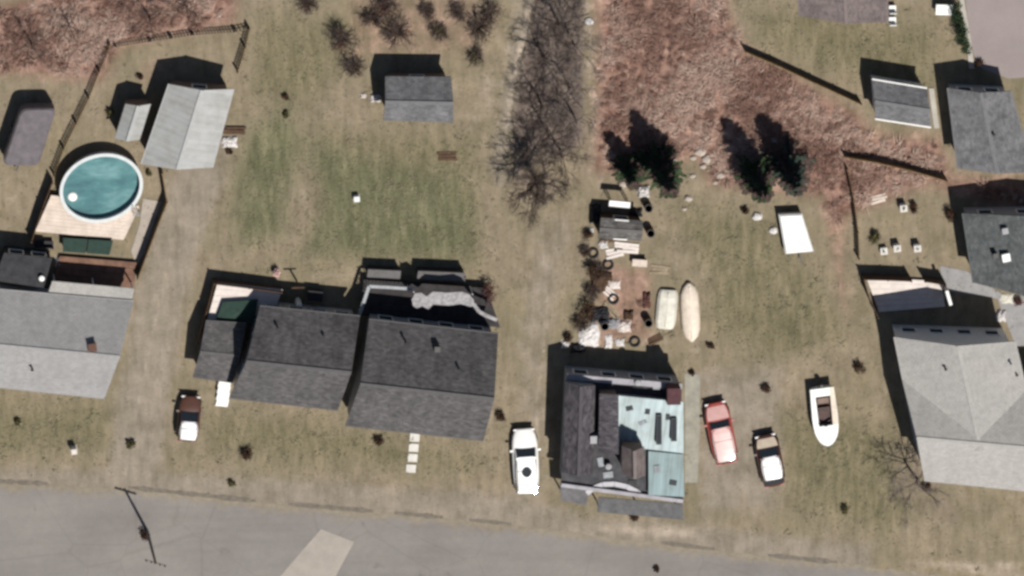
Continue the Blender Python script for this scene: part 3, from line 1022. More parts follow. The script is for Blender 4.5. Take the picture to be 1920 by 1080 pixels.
# pool and its deck
deck('pale wooden deck wrapped round the foot of the pool', [(96, 366), (262, 386), (232, 450), (66, 434)], .6, M['deck_pale'], 'EW', step=.26)
c = G(190, 353, 1.2)
pool = thing('swimming_pool', 'round above-ground pool with a white rim and teal water', 'pool', V(c.x, c.y, 0))
RX, RY, RZ = 2.78, 2.28, .30
def ring(mb, r0, r1, z0, z1, n=56):
    pr = [(r0, z0), (r1, z0), (r1, z1), (r0, z1)]
    ca, sa = math.cos(RZ), math.sin(RZ)
    base = len(mb.v)
    for dr, z in pr:
        for k in range(n):
            a = 2 * math.pi * k / n
            x, y = (RX + dr) * math.cos(a), (RY + dr) * math.sin(a)
            mb.v.append((c.x + x * ca - y * sa, c.y + x * sa + y * ca, z))
    for i in range(4):
        for k in range(n):
            m_, j = (k + 1) % n, (i + 1) % 4
            mb.f.append((base + i * n + k, base + i * n + m_, base + j * n + m_, base + j * n + k))
            mb.uv.append(None)
    return mb
ring(MB(), -.04, .04, 0, 1.14).build('pool_wall', M['siding_w'], pool)
ring(MB(), -.05, .19, 1.145, 1.21).build('rim', mat('pool_rim', (.50, .53, .53), .5, .1), pool)
mb = MB()
n = 56
ca, sa = math.cos(RZ), math.sin(RZ)
mb.face([(c.x + (RX - .05) * math.cos(2 * math.pi * k / n) * ca - (RY - .05) * math.sin(2 * math.pi * k / n) * sa,
          c.y + (RX - .05) * math.cos(2 * math.pi * k / n) * sa + (RY - .05) * math.sin(2 * math.pi * k / n) * ca, .66) for k in range(n)])
mb.build('water', M['water'], pool)
p = G(136, 369, .7)
MB().lathe(V(p.x, p.y, .64), [(.30, 0), (.34, .06), (.28, .12), (.1, .14)], 16).build('float', M['white_paint'], pool)
mb = MB()
for s in (-.22, .22):
    p = G(256, 395, 1.2)
    mb.tube([p + V(s, .35, -.9), p + V(s, .3, .35), p + V(s, 0, .5), p + V(s, -.3, .35), p + V(s, -.35, -1.15)], .025, 6)
for z in (-.8, -.5, -.2, .1):
    mb.tube([p + V(-.22, -.34, z), p + V(.22, -.34, z)], .025, 6)
mb.build('ladder', M['steel'], pool)

c0 = [(118, 446), (212, 452), (205, 478), (118, 472)]
P = [G(*p, .95) for p in c0]
t = thing('hot_tub', 'dark green covered hot tub between the pool deck and the house', 'hot tub', V(*(sum(P, V(0, 0, 0)) / 4).xy, 0))
MB().ex(inset(P, .08), 0, .8).build('cabinet', M['wood_dark'], t)
for a, b in ((0, .49), (.51, 1)):
    MB().ex([bil(P, a, 0), bil(P, b, 0), bil(P, b, 1), bil(P, a, 1)], .8, .95).build('cover', M['tarp_green'], t)
deck('red-brown boarded back deck under the porch of the pale grey house', [(112, 480), (258, 492), (250, 540), (98, 526)], .35, mat('deck_red_brown', (.17, .095, .065), .85, .3, 2), 'EW')
t = thing('bench', 'black low bench beside the dark green hot tub', 'bench', V(*G(82, 456).xy, 0))
c = G(82, 454)
MB().box(c + V(0, 0, .40), 1.35, .42, .06, -.08).build('seat', M['tarp_black'], t)
MB().box(c + V(0, -.2, .47), 1.35, .06, .38, -.08).build('backrest', M['tarp_black'], t)
for s in (-.55, .55):
    MB().box(c + V(s, 0, 0), .07, .38, .40, -.08).build('leg', M['darkmetal'], t)

# whitewashed deck of the first charcoal house, with a green canopy
deck('whitewashed deck with a dark green canopy behind the charcoal house wing', [(408, 530), (530, 543), (512, 588), (388, 602)], 1.2, M['deck_white'], 'EW')
P = [G(*p, 1.6) for p in [(418, 566), (484, 562), (476, 606), (404, 604)]]
t = thing('canopy', 'dark green canvas canopy over the whitewashed deck', 'canopy', V(*(sum(P, V(0, 0, 0)) / 4).xy, 0))
mid = sum(P, V(0, 0, 0)) / 4 + V(0, 0, .12)
for i in range(4):
    a, b = P[i], P[(i + 1) % 4]
    mb = MB()
    mb.face([b, a, mid]).face([a, b, mid - V(0, 0, .03)])
    mb.face([a, b, b - V(0, 0, .18), a - V(0, 0, .18)])
    mb.build('canvas', M['tarp_green'], t)
posts(t, inset(P, .08), 1.6, 'pole', M['darkmetal'], .06, 1.2)
t = thing('propane_tank', 'white upright tank against the back wall of the charcoal house', 'tank', V(*G(558, 568).xy, 0))
c = G(558, 562)
MB().lathe(V(c.x, c.y, .1), [(.12, 0), (.22, .05), (.22, 1.45), (.16, 1.58), (.05, 1.62)], 14).build('tank_body', M['white_paint'], t)
MB().lathe(V(c.x, c.y, 0), [(.18, 0), (.18, .12)], 12).build('foot_ring', M['steel'], t)
MB().lathe(V(c.x, c.y, 1.7), [(.1, 0), (.1, .16), (.07, .17)], 10).build('valve_collar', M['steel'], t)

# back deck of the second charcoal house
td, PD = deck('back deck coloured black for the house shade, with a pale railing, behind the larger charcoal house', [(682, 524), (912, 540), (938, 614), (676, 592)], .8, mat('deck_painted_shade', (.035, .031, .033), .85, .4, 2), 'EW', step=.5)  # near-black boards, extended north, paint in the shadow of the house
rail = [(674, 590), (692, 537), (732, 539), (776, 542)]
t = thing('railing', 'light grey L-shaped deck railing behind the larger charcoal house', 'railing', V(*G(690, 540).xy, 0))
for a, b in zip(rail[:-1], rail[1:]):
    A, B = G(*a, 1.95), G(*b, 1.95)
    MB().beam(A, B, .22, .06).build('top_rail', mat('rail_grey', (.30, .315, .33), .7, .15), t)
    for k in range(int((B - A).length / .25)):
        p = lerp(A, B, (k + .5) / int((B - A).length / .25))
        MB().box(V(p.x, p.y, .9), .04, .04, 1.02).build('baluster', M['trim'], t)
P = [G(*p, 3.05) for p in [(776, 548), (886, 552), (892, 572), (774, 570)]]
t = thing('awning', 'ragged white awning over the back deck of the larger charcoal house', 'awning', V(*(sum(P, V(0, 0, 0)) / 4).xy, 0))
mb = MB()
TO = [(772, 562), (778, 550), (790, 549), (800, 556), (812, 547), (840, 549), (866, 547), (880, 552), (888, 562)]
BO = [(775, 574), (782, 578), (792, 574), (803, 580), (812, 571), (842, 573), (864, 570), (882, 575), (890, 574)]
nn = len(TO) - 1
top_ = [G(*p, 3.05 + RNG.uniform(-.06, .06)) for p in TO]
bot_ = [G(*p, 2.95 + RNG.uniform(-.06, .06)) for p in BO]
for k in range(nn):
    mb.face([bot_[k], bot_[k + 1], top_[k + 1], top_[k]])
    mb.face([top_[k] - V(0, 0, .03), top_[k + 1] - V(0, 0, .03), bot_[k + 1] - V(0, 0, .03), bot_[k] - V(0, 0, .03)])
M['awn'] = mat('awning_grey_white', (.30, .29, .295), .8, .35, 4)
mb.build('canvas', M['awn'], t)
mb = MB()
for a, b in (((888, 570), (898, 584)), ((898, 584), (912, 592)), ((912, 592), (932, 600))):
    mb.beam(G(*a, 2.9), G(*b, 2.9), .26, .05)
mb.build('side_strip', M['awn'], t)
posts(t, [P[0], P[1]], 3.0, 'pole', M['trim'], .06, .9)


def chest(label, q, h, m_body, m_lid, cat='storage box', name='storage_box', group=None):
    P = [G(*p, h) for p in q]
    t = thing(name, label, cat, V(*(sum(P, V(0, 0, 0)) / 4).xy, 0), group)
    MB().ex(inset(P, .05), 0, h - .08).build('body', m_body, t)
    MB().ex(P, h - .08, h).build('lid', m_lid, t)
    mb = MB()
    a, b = lerp(P[3], P[2], .45), lerp(P[3], P[2], .55)
    mb.beam(V(a.x, a.y - .03, h - .16), V(b.x, b.y - .03, h - .16), .04, .04)
    mb.build('handle', M['steel'], t)
    return t


chest('dark storage box with a grey lid at the left of the back deck', [(690, 505), (752, 508), (750, 524), (688, 521)], 1.2, M['tarp_black'], M['deck_grey'])
chest('longer dark storage box with a grey lid behind the white awning', [(784, 508), (872, 512), (872, 528), (782, 523)], 1.3, M['tarp_black'], M['deck_grey'])
chest('black low storage box beside the white upright tank', [(578, 545), (606, 548), (604, 566), (576, 563)], .9, M['tarp_black'], M['tarp_black'])

# patio deck behind the corner house
deck('pinkish white patio deck behind the corner house', [(1624, 520), (1766, 527), (1772, 575), (1648, 585)], .3, M['deck_white'], 'EW')
t = thing('pergola_post', 'white post with a beam standing in the shade behind the corner house', 'post', V(*G(1778, 548).xy, 0))
a = G(1775, 545, 2.6)
b = G(1783, 572, 2.6)
MB().beam(a, b, .22, .12).build('beam', M['white_paint'], t)
posts(t, [lerp(a, b, .1), lerp(a, b, .9)], 2.55, 'post', M['white_paint'], .12)

# ------------------------------------------------------------------ cars, boats, trailers
def frame_of(rear, front, z=.0):
    a, b = G(*rear, z), G(*front, z)
    d = (b - a)
    ln = d.length
    d.normalize()
    return (a + b) / 2, d, V(-d.y, d.x, 0), ln


def wheel(t, c, axis, r=.32, w_=.21, name='wheel'):
    """wheel (tyre with a rim) centred at c"""
    axis = axis.normalized()
    up = V(0, 0, 1)
    fwd = axis.cross(up)

    def disc(mb, prof, n=18):
        base = len(mb.v)
        for rr_, o in prof:
            for k in range(n):
                a = 2 * math.pi * k / n
                mb.v.append(tuple(c + axis * o + (fwd * math.cos(a) + up * math.sin(a)) * rr_))
        for i in range(len(prof) - 1):
            for k in range(n):
                m_ = (k + 1) % n
                mb.f.append((base + i * n + k, base + i * n + m_, base + (i + 1) * n + m_, base + (i + 1) * n + k))
                mb.uv.append(None)
        mb.f.append(tuple(base + (len(prof) - 1) * n + k for k in range(n)))
        mb.f.append(tuple(base + k for k in range(n))[::-1])
        mb.uv += [None, None]
        return mb
    h = w_ / 2
    ty = disc(MB(), [(r * .6, -h), (r * .94, -h), (r, -h * .6), (r, h * .6), (r * .94, h), (r * .6, h)]).build(name, M['rubber'], t)
    disc(MB(), [(r * .58, -h * 1.05), (r * .58, h * 1.05), (r * .15, h * 1.12)]).build('rim', M['rim'], ty)


def car(label, rear, front, width, body_m, roof_m=None, hood_m=None, zc=1.42, roofx=(-.30, .06), cabx=(-.43, .22), sunroof=False, cat='car', group=None, hood_lo=.70, smoothb=True):
    c, d, n, ln = frame_of(rear, front, .5)
    c = V(c.x, c.y, 0)
    t = thing('parked_car', label, cat, c, group)
    hw = width / 2

    def P(s, y, z):
        return c + d * (s * ln) + n * y + V(0, 0, z)
    st = [-.5, -.49, -.465, -.42, -.34, -.2, 0, .16, .24, .32, .40, .455, .485, .5]

    def wx(s):
        return hw * (1 - .34 * abs(2 * s) ** 6 - .06 * abs(2 * s) ** 2)

    def zt(s):
        if s > .2:
            return .96 - (.96 - hood_lo) * ((s - .2) / .3) ** 1.15
        if s < -.44:
            return .96 - .25 * ((-.44 - s) / .06)
        return .96
    sec = []
    for s in st:
        w_, z1 = wx(s), zt(s)
        e = .06 if abs(s) > .48 else 0
        sec.append([(0, .24 + e), (w_ * .88, .24 + e), (w_ * .98, .36 + e), (w_, .55), (w_ * .985, z1 - .16), (w_ * .93, z1 - .04), (w_ * .8, z1), (w_ * .4, z1 + .03), (0, z1 + .035)])
    mb = MB()
    rings = []
    for s, sc_ in zip(st, sec):
        full = sc_ + [(-y, z) for y, z in sc_[-2:0:-1]]
        rings.append(len(mb.v))
        mb.v += [tuple(P(s, y, z)) for y, z in full]
    m_ = len(sec[0]) * 2 - 2
    for a, b in zip(rings[:-1], rings[1:]):
        for k in range(m_):
            j = (k + 1) % m_
            mb.f.append((a + k, b + k, b + j, a + j))
            mb.uv.append(None)
    mb.f.append(tuple(rings[0] + k for k in range(m_)))
    mb.f.append(tuple(rings[-1] + k for k in range(m_))[::-1])
    mb.uv += [None, None]
    mb.build('body', body_m, t, smooth=True)
    if hood_m:
        k = MB()
        hs = [cabx[1] + .015, .30, .35, .40, .45]
        ys = [-.86, -.4, 0, .4, .86]
        for a, b in zip(hs[:-1], hs[1:]):
            for y0, y1 in zip(ys[:-1], ys[1:]):
                f = lambda s, y: P(s, y * wx(s), zt(s) + .035 - .03 * abs(y / .8) ** 2 + .008)
                k.face([f(a, y0), f(b, y0), f(b, y1), f(a, y1)][::-1])
        k.build('bonnet', hood_m, t)
    b0, b1 = cabx
    r0, r1 = roofx
    wb, wr = hw * .92, hw * .76
    B = [P(b0, wb * .92, .93), P(b1, wb * .9, .93), P(b1, -wb * .9, .93), P(b0, -wb * .92, .93)]
    T = [P(r0, wr, zc - .05), P(r1, wr, zc - .04), P(r1, -wr, zc - .04), P(r0, -wr, zc - .05)]
    mb = MB()
    mb.prism(B[::-1], T[::-1])
    mb.build('cabin', body_m, t)
    k = MB()
    gx_, gy_ = 6, 6
    for i in range(gx_):
        for j in range(gy_):
            def f(i_, j_):
                u, v = i_ / gx_, j_ / gy_ * 2 - 1
                return P(lerp(r0 - .012, r1 + .012, u), v * wr * 1.03 * (1 - .13 * abs(2 * u - 1) ** 3), zc - .03 * v * v - .035 * (2 * u - 1) ** 4)
            k.face([f(i, j), f(i + 1, j), f(i + 1, j + 1), f(i, j + 1)])
    k.build('roof', roof_m or body_m, t, smooth=True)

    for sg in (1, -1):
        MB().beam(P(r0 + .03, sg * wr * .93, zc + .005), P(r1 - .03, sg * wr * .93, zc + .005), .04, .05).build('roof_rail', M['darkmetal'], t)
    MB().beam(P(lerp(r0, r1, .62), -wr * .9, zc - .002), P(lerp(r0, r1, .62), wr * .9, zc - .002), .025, .02).build('roof_seam', M['darkmetal'], t)

    def pane(q, nm, m=.09, off=.012):
        cc = sum(q, V(0, 0, 0)) / 4
        nn_ = (q[1] - q[0]).cross(q[2] - q[1]).normalized()
        if nn_.dot(cc - (c + V(0, 0, .9))) < 0:
            nn_ = -nn_
        q = [lerp(p_, cc, m) + nn_ * off for p_ in q]
        MB().face(q).build(nm, M['glass'], t)
    pane([B[1], B[2], T[2], T[1]], 'windscreen', .07)
    pane([B[3], B[0], T[0], T[3]], 'rear_window', .09)
    for s in (0, 1):
        qa = [B[0], B[1], T[1], T[0]] if s == 0 else [B[3], B[2], T[2], T[3]]
        m0, m1 = lerp(qa[0], qa[1], .5), lerp(qa[3], qa[2], .5)
        pane([qa[0], m0, m1, qa[3]], 'side_window', .1)
        pane([m0, qa[1], qa[2], m1], 'side_window', .1)
        sg = 1 if s == 0 else -1
        for wxp in (-.31, .31):
            wheel(t, P(wxp, sg * (hw - .12), .32), n * sg)
        MB().box(P(.19, sg * (hw + .06), .9), .14, .2, .13, math.atan2(d.y, d.x)).build('mirror', body_m, t)
        k = MB()
        k.box(P(.488, sg * hw * .62, .56), .1, .34, .13, math.atan2(d.y, d.x))
        k.build('headlight', M['silver'], t)
        k = MB()
        k.box(P(-.49, sg * hw * .62, .62), .08, .34, .14, math.atan2(d.y, d.x))
        k.build('tail_light', mat('tail_red' + str(s) + label[:4], (.25, .01, .01), .3, .05, bmp=0), t)
    if sunroof:
        mb = MB()
        pts = [P(-.12 + .075 * math.cos(a_) * (1 + .1 * math.cos(2 * a_)), .36 * math.sin(a_), 0) for a_ in [2 * math.pi * k_ / 20 for k_ in range(20)]]
        mb.ex(pts, zc - .03, zc + .012)
        mb.build('sunroof', M['glass'], t)
    for s, nm in ((.497, 'front_bumper'), (-.497, 'rear_bumper')):
        MB().box(P(s, 0, .32), .1, hw * 1.5, .16, math.atan2(d.y, d.x)).build(nm, M['darkmetal'], t)
    return t


CG = 'parked cars'
car('white car with a black sunroof parked beside the patchwork house', (988, 924), (982, 803), 1.88, M['car_white'], roofx=(-.44, .10), cabx=(-.485, .23), sunroof=True, group=CG)
car('faded red car with a pale pink bonnet and roof on the gravel parking', (1363, 868), (1340, 754), 1.85, M['car_red'], roof_m=mat('faded_red_top', (.55, .36, .34), .35, .08, bmp=0, coat=.4), hood_m=mat('faded_red_hood', (.50, .30, .28), .35, .08, bmp=0, coat=.4), roofx=(-.40, .12), cabx=(-.47, .23), group=CG)
car('dark maroon car with a shining white roof next to the boat', (1452, 910), (1434, 815), 1.8, M['car_dark'], roof_m=M['silver'], hood_m=M['beige'], roofx=(-.30, .12), cabx=(-.44, .27), group=CG)  # silver roof colour stands in for sun glare on dark paint
car('dark brown car with a white roof parked by the left driveway', (350, 826), (358, 742), 1.6, M['car_brown'], roof_m=M['silver'], roofx=(-.38, .0), cabx=(-.47, .20), zc=1.6, group=CG)  # roof glare put into the colour, the car itself is brown


def hull(label, stern, bow, width, m, z0=.35, z1=1.05, trailer=True):
    """open motor boat with cockpit, bow down the picture"""
    c, d, n, ln = frame_of(stern, bow, z1)
    c = V(c.x, c.y, 0)
    t = thing('boat', label, 'boat', c)
    st = [-.5, -.4, -.2, 0, .15, .26, .35, .42, .47, .495, .5]

    def wx(s):
        if s < .02:
            return width / 2 * (.93 + .07 * (s + .5) / .5)
        return width / 2 * max(.02, math.sqrt(max(0, 1 - ((s - .02) / .48) ** 2.4)))

    def P(s, y, z):
        return c + d * (s * ln) + n * y + V(0, 0, z)
    mb = MB()
    rings = []
    for s in st:
        w_ = wx(s)
        lift = .25 * max(0, (s - .1) / .4) ** 2
        prof = [(w_ * .8, z1), (w_, z1 + .02), (w_, z1 - .1), (w_ * .82, z0 + .25 + lift), (w_ * .4, z0 + .06 + lift), (0, z0 + lift)]
        full = prof + [(-y, z) for y, z in prof[-2::-1]]
        rings.append(len(mb.v))
        mb.v += [tuple(P(s, y, z)) for y, z in full]
    k_ = 11
    for a, b in zip(rings[:-1], rings[1:]):
        for k in range(k_ - 1):
            mb.f.append((a + k, a + k + 1, b + k + 1, b + k))
            mb.uv.append(None)
    mb.f.append(tuple(rings[0] + k for k in range(k_)))
    mb.uv.append(None)
    mb.build('hull', m, t, smooth=False)
    fd = [P(s, wx(s) * .98, z1 + .025) for s in st if s >= .1] + [P(s, -wx(s) * .98, z1 + .025) for s in st[::-1] if s >= .1]
    MB().ex(fd, z1 - .02, z1 + .035).build('foredeck', M['white_paint'], t)
    for sg in (1, -1):
        MB().ex([P(-.5, sg * wx(-.5), 0), P(.15, sg * wx(.15), 0), P(.15, sg * wx(.15) * .55, 0), P(-.5, sg * wx(-.5) * .62, 0)], z1 - .04, z1 + .03).build('side_deck', M['cream_hull'] if sg > 0 else M['white_paint'], t)
    MB().ex([P(-.5, .8 * wx(-.5), 0), P(-.5, -.8 * wx(-.5), 0), P(-.36, -.8 * wx(-.4), 0), P(-.36, .8 * wx(-.4), 0)], z1 - .04, z1 + .028).build('stern_deck', M['white_paint'], t)
    MB().ex([P(-.45, wx(-.4) * .7, 0), P(.13, wx(.1) * .7, 0), P(.13, -wx(.1) * .7, 0), P(-.45, -wx(-.4) * .7, 0)], z0 + .3, z0 + .34).build('cockpit_floor', M['cockpit'], t)
    for s in (-.28, -.12):
        MB().box(P(s, 0, z0 + .34), .4, wx(0) * .9, .3, math.atan2(d.y, d.x)).build('seat', M['cockpit'] if s > -.2 else M['siding_br'], t)
    a, b, mid_ = P(.12, wx(.1) * .55, z1 + .03), P(.12, -wx(.1) * .55, z1 + .03), P(.17, 0, z1 + .03)
    k = MB()
    k.face([a, mid_, mid_ + V(0, 0, .22) - d * .1, a + V(0, 0, .22) - d * .1]).face([mid_, b, b + V(0, 0, .22) - d * .1, mid_ + V(0, 0, .22) - d * .1])
    k.build('windscreen', M['glass'], t)
    o = P(-.53, 0, z0 + .3)
    MB().box(o, .3, .3, .5, math.atan2(d.y, d.x), .8).build('outboard_motor', M['darkmetal'], t)
    if trailer:
        for sg in (1, -1):
            wheel(t, P(-.12, sg * (width / 2 - .05), .26), n * sg, .26, .16)
            MB().beam(P(-.45, sg * .4, .3), P(.4, sg * .12, .36), .07, .09).build('trailer_rail', M['steel'], t)
    return t


hull('white motor boat with a dark open cockpit parked on the grass', (1541, 728), (1553, 836), 1.85, M['white_paint'])


def upturned(label, a, b, width, m, blunt):
    c, d, n, ln = frame_of(a, b, .45)
    c = V(c.x, c.y, 0)
    t = thing('upturned_boat', label, 'boat', c, 'upturned boats in the junk yard')
    st = [-.5, -.48, -.42, -.3, -.1, .1, .3, .42, .48, .5]
    wx = (lambda s: width / 2 * (1 - .25 * abs(2 * s) ** 6)) if blunt else (lambda s: width / 2 * max(.1, (1 - abs(2 * s) ** 5)) ** .7)
    mb = MB()
    rings = []
    for s in st:
        w_ = wx(s)
        h = .5 * (1 - .3 * abs(2 * s) ** 4)
        prof = [(w_, .02), (w_ * .97, h * .55), (w_ * .75, h * .9), (w_ * .25, h), (0, h + .02)]
        full = prof + [(-y, z) for y, z in prof[-2::-1]]
        rings.append(len(mb.v))
        mb.v += [tuple(c + d * (s * ln) + n * y + V(0, 0, z)) for y, z in full]
    for p, q in zip(rings[:-1], rings[1:]):
        for k in range(8):
            mb.f.append((p + k, q + k, q + k + 1, p + k + 1))
            mb.uv.append(None)
    mb.f.append(tuple(rings[0] + k for k in range(9)))
    mb.f.append(tuple(rings[-1] + k for k in range(9))[::-1])
    mb.uv += [None, None]
    mb.build('hull', m, t, smooth=not blunt)
    MB().beam(c - d * ln * .44 + V(0, 0, .5), c + d * ln * .44 + V(0, 0, .5), .07, .06).build('keel', m, t)
    for sg in (1, -1):
        k = MB()
        for s0, s1 in zip(st[:-1], st[1:]):
            k.beam(c + d * s0 * ln + n * sg * wx(s0) + V(0, 0, .06), c + d * s1 * ln + n * sg * wx(s1) + V(0, 0, .06), .06, .07)
        k.build('gunwale', M['wood_grey'], t)
    return t


upturned('pale green-white blunt boat lying upside down in the junk yard', (1254, 545), (1247, 618), 1.5, M['green_hull'], True)
upturned('cream pointed boat lying upside down beside the blunt one', (1292, 532), (1298, 642), 1.35, M['cream_hull'], False)


def trailer(label, q, h, m, z0=.45, name='trailer', rounded=0, cat='trailer'):
    P = [G(*p, h) for p in q]
    c = sum(P, V(0, 0, 0)) / 4
    t = thing(name, label, cat, V(c.x, c.y, 0))
    d = ((P[3] + P[2]) / 2 - (P[0] + P[1]) / 2).normalized()
    n = V(-d.y, d.x, 0)

    def rr_(Pp, r):
        if not r:
            return Pp
        out = []
        for i, p in enumerate(Pp):
            a, b = (Pp[i - 1] - p).normalized(), (Pp[(i + 1) % 4] - p).normalized()
            for k in range(5):
                u = k / 4
                out.append(p + a * r * (1 - u) ** 2 + b * r * u ** 2)
        return out
    full = [V(p.x, p.y, 0) for p in rr_(P, rounded)]
    ins = [V(p.x, p.y, 0) for p in rr_(inset(P, .12), rounded)]
    if sum(full[i].x * full[(i + 1) % len(full)].y - full[(i + 1) % len(full)].x * full[i].y for i in range(len(full))) < 0:
        full, ins = full[::-1], ins[::-1]
    mb = MB()
    mb.prism([p + V(0, 0, z0) for p in full], [p + V(0, 0, h - .12) for p in full])
    mb.build('body', m, t)
    mb = MB()
    mb.prism([p + V(0, 0, h - .118) for p in full], [p + V(0, 0, h) for p in ins])
    mb.build('roof', m, t)
    wd = (P[0] - P[1]).length
    for sg in (1, -1):
        wheel(t, V(c.x, c.y, .3) + n * sg * (wd / 2 - .05) + d * .2, n * sg, .3, .18)
    f = (P[3] + P[2]) / 2
    MB().beam(V(f.x, f.y, .45) + d * -.1, V(f.x, f.y, .42) + d * .8, .1, .1).build('drawbar', M['darkmetal'], t)
    return t


trailer('bright white box trailer on the lawn below the conifers', [(1460, 403), (1504, 401), (1526, 472), (1473, 477)], 1.0, M['white_paint'])
t = trailer('rounded camper under a dark purple-grey cover at the left edge', [(40, 204), (106, 203), (72, 312), (4, 310)], 2.0, M['cover'], .35, 'covered_camper', .5, 'camper')

# ------------------------------------------------------------------ vegetation builders
def leaf_ball(mb, c, r, n, size, cols, rnd, squash=.8, hollow=.35, lobes=5):
    """leafy crown: small leaf faces spread through lobes"""
    L = [(V(rnd.uniform(-1, 1), rnd.uniform(-1, 1), rnd.uniform(-.4, .9)) * r * .5, r * rnd.uniform(.4, .68)) for _ in range(lobes)]
    for i in range(n):
        o, rr_ = rnd.choice(L)
        d = V(rnd.gauss(0, 1), rnd.gauss(0, 1), rnd.gauss(0, 1)).normalized()
        p = Vector(c) + o + d * rr_ * rnd.uniform(hollow, 1.08)
        p.z = c[2] + (p.z - c[2]) * squash
        if p.z < .03:
            p.z = rnd.uniform(.03, .12)
        a = V(rnd.uniform(-1, 1), rnd.uniform(-1, 1), rnd.uniform(-1, 1)).normalized()
        b = a.cross(d)
        if b.length < .1:
            continue
        b.normalize()
        s = size * rnd.uniform(.6, 1.4)
        k = len(mb.v)
        mb.v += [tuple(p - a * s), tuple(p + b * s * .5), tuple(p + a * s), tuple(p - b * s * .5)]
        mb.f.append((k, k + 1, k + 2, k + 3))
        mb.uv.append(None)
        cl = rnd.choice(cols)
        f = rnd.uniform(.65, 1.3)
        mb.tint += [(cl[0] * f, cl[1] * f, cl[2] * f, 1)] * 4


def shrub(label, px, py, r, cols, seed, n=420, size=.07, h=1.0, name='shrub', group='garden shrubs', twiggy=False):
    rnd = random.Random(seed)
    c = G(px, py)
    t = thing(name, label, 'shrub', V(c.x, c.y, 0), group)
    mb = MB()
    for i in range(9 if not twiggy else 34):
        a = rnd.uniform(0, 6.28)
        tip = c + V(math.cos(a) * r * rnd.uniform(.3, 1), math.sin(a) * r * rnd.uniform(.3, 1), r * h * rnd.uniform(.8, 1.8))
        md = lerp(c, tip, .5) + V(rnd.uniform(-.1, .1), rnd.uniform(-.1, .1), .12) * r
        mb.tube([c + V(rnd.uniform(-.05, .05), rnd.uniform(-.05, .05), 0), md, tip], [.03 * r + .012, .02 * r + .008, .008], 4, False)
        if twiggy:
            for j in range(7):
                b = lerp(md, tip, rnd.random())
                mb.tube([b, b + V(rnd.uniform(-1, 1), rnd.uniform(-1, 1), rnd.uniform(-.2, .8)) * r * .45], [.016, .006], 3, False)
    mb.build('stems', M['bark'], t)
    mb = MB()
    leaf_ball(mb, c + V(0, 0, r * h * .9), r, n, size, cols, rnd)
    mb.build('foliage', M['leaf'], t)
    return t


BROWN = [(.055, .028, .018), (.075, .042, .025), (.04, .024, .014)]
MAROON = [(.085, .03, .028), (.06, .022, .02), (.11, .055, .045)]
OLIVEC = [(.075, .07, .028), (.055, .055, .022), (.10, .085, .04)]
DGREEN = [(.03, .05, .022), (.042, .066, .03), (.02, .034, .018)]


def bare_tree(label, px, py, h, spread, seed, m='bark_grey', levels=4, trunk=.14, lean=(0, 0), group='leafless trees', nb=6, twigs=1.0):
    rnd = random.Random(seed)
    c = G(px, py)
    t = thing('bare_tree', label, 'tree', V(c.x, c.y, 0), group)
    tr, cr = MB(), MB()
    top = c + V(lean[0], lean[1], h * .45)
    tr.tube([c, lerp(c, top, .5) + V(rnd.uniform(-.1, .1), rnd.uniform(-.1, .1), 0), top], [trunk, trunk * .8, trunk * .6], 8)
    tr.build('trunk', M['bark'], t)

    def grow(p, d, ln, r, lv):
        q = p + d * ln * .5 + V(rnd.uniform(-.1, .1), rnd.uniform(-.1, .1), rnd.uniform(-.04, .08)) * ln
        e = p + d * ln + V(rnd.uniform(-.15, .15), rnd.uniform(-.15, .15), rnd.uniform(0, .1)) * ln
        cr.tube([p, q, e], [r, r * .75, r * .45], 4 if lv > 1 else 3, False)
        if lv == 0:
            return
        n = rnd.randint(3, 5) if lv > 1 else int(rnd.randint(5, 8) * twigs)
        for i in range(n):
            u = rnd.uniform(.25, 1)
            b = lerp(p, e, u)
            nd = (d + V(rnd.gauss(0, .7), rnd.gauss(0, .7), rnd.gauss(.05, .4))).normalized()
            grow(b, nd, ln * rnd.uniform(.45, .7), max(r * .5, .011), lv - 1)
    for i in range(nb):
        a = 2 * math.pi * i / nb + rnd.uniform(-.4, .4)
        s = lerp(c, top, rnd.uniform(.55, 1))
        d = V(math.cos(a) * spread, math.sin(a) * spread, h * rnd.uniform(.3, .65)).normalized()
        grow(s, d, h * .36 * rnd.uniform(.8, 1.15), trunk * .45, levels - 1)
    cr.build('crown', M[m], t)
    return t


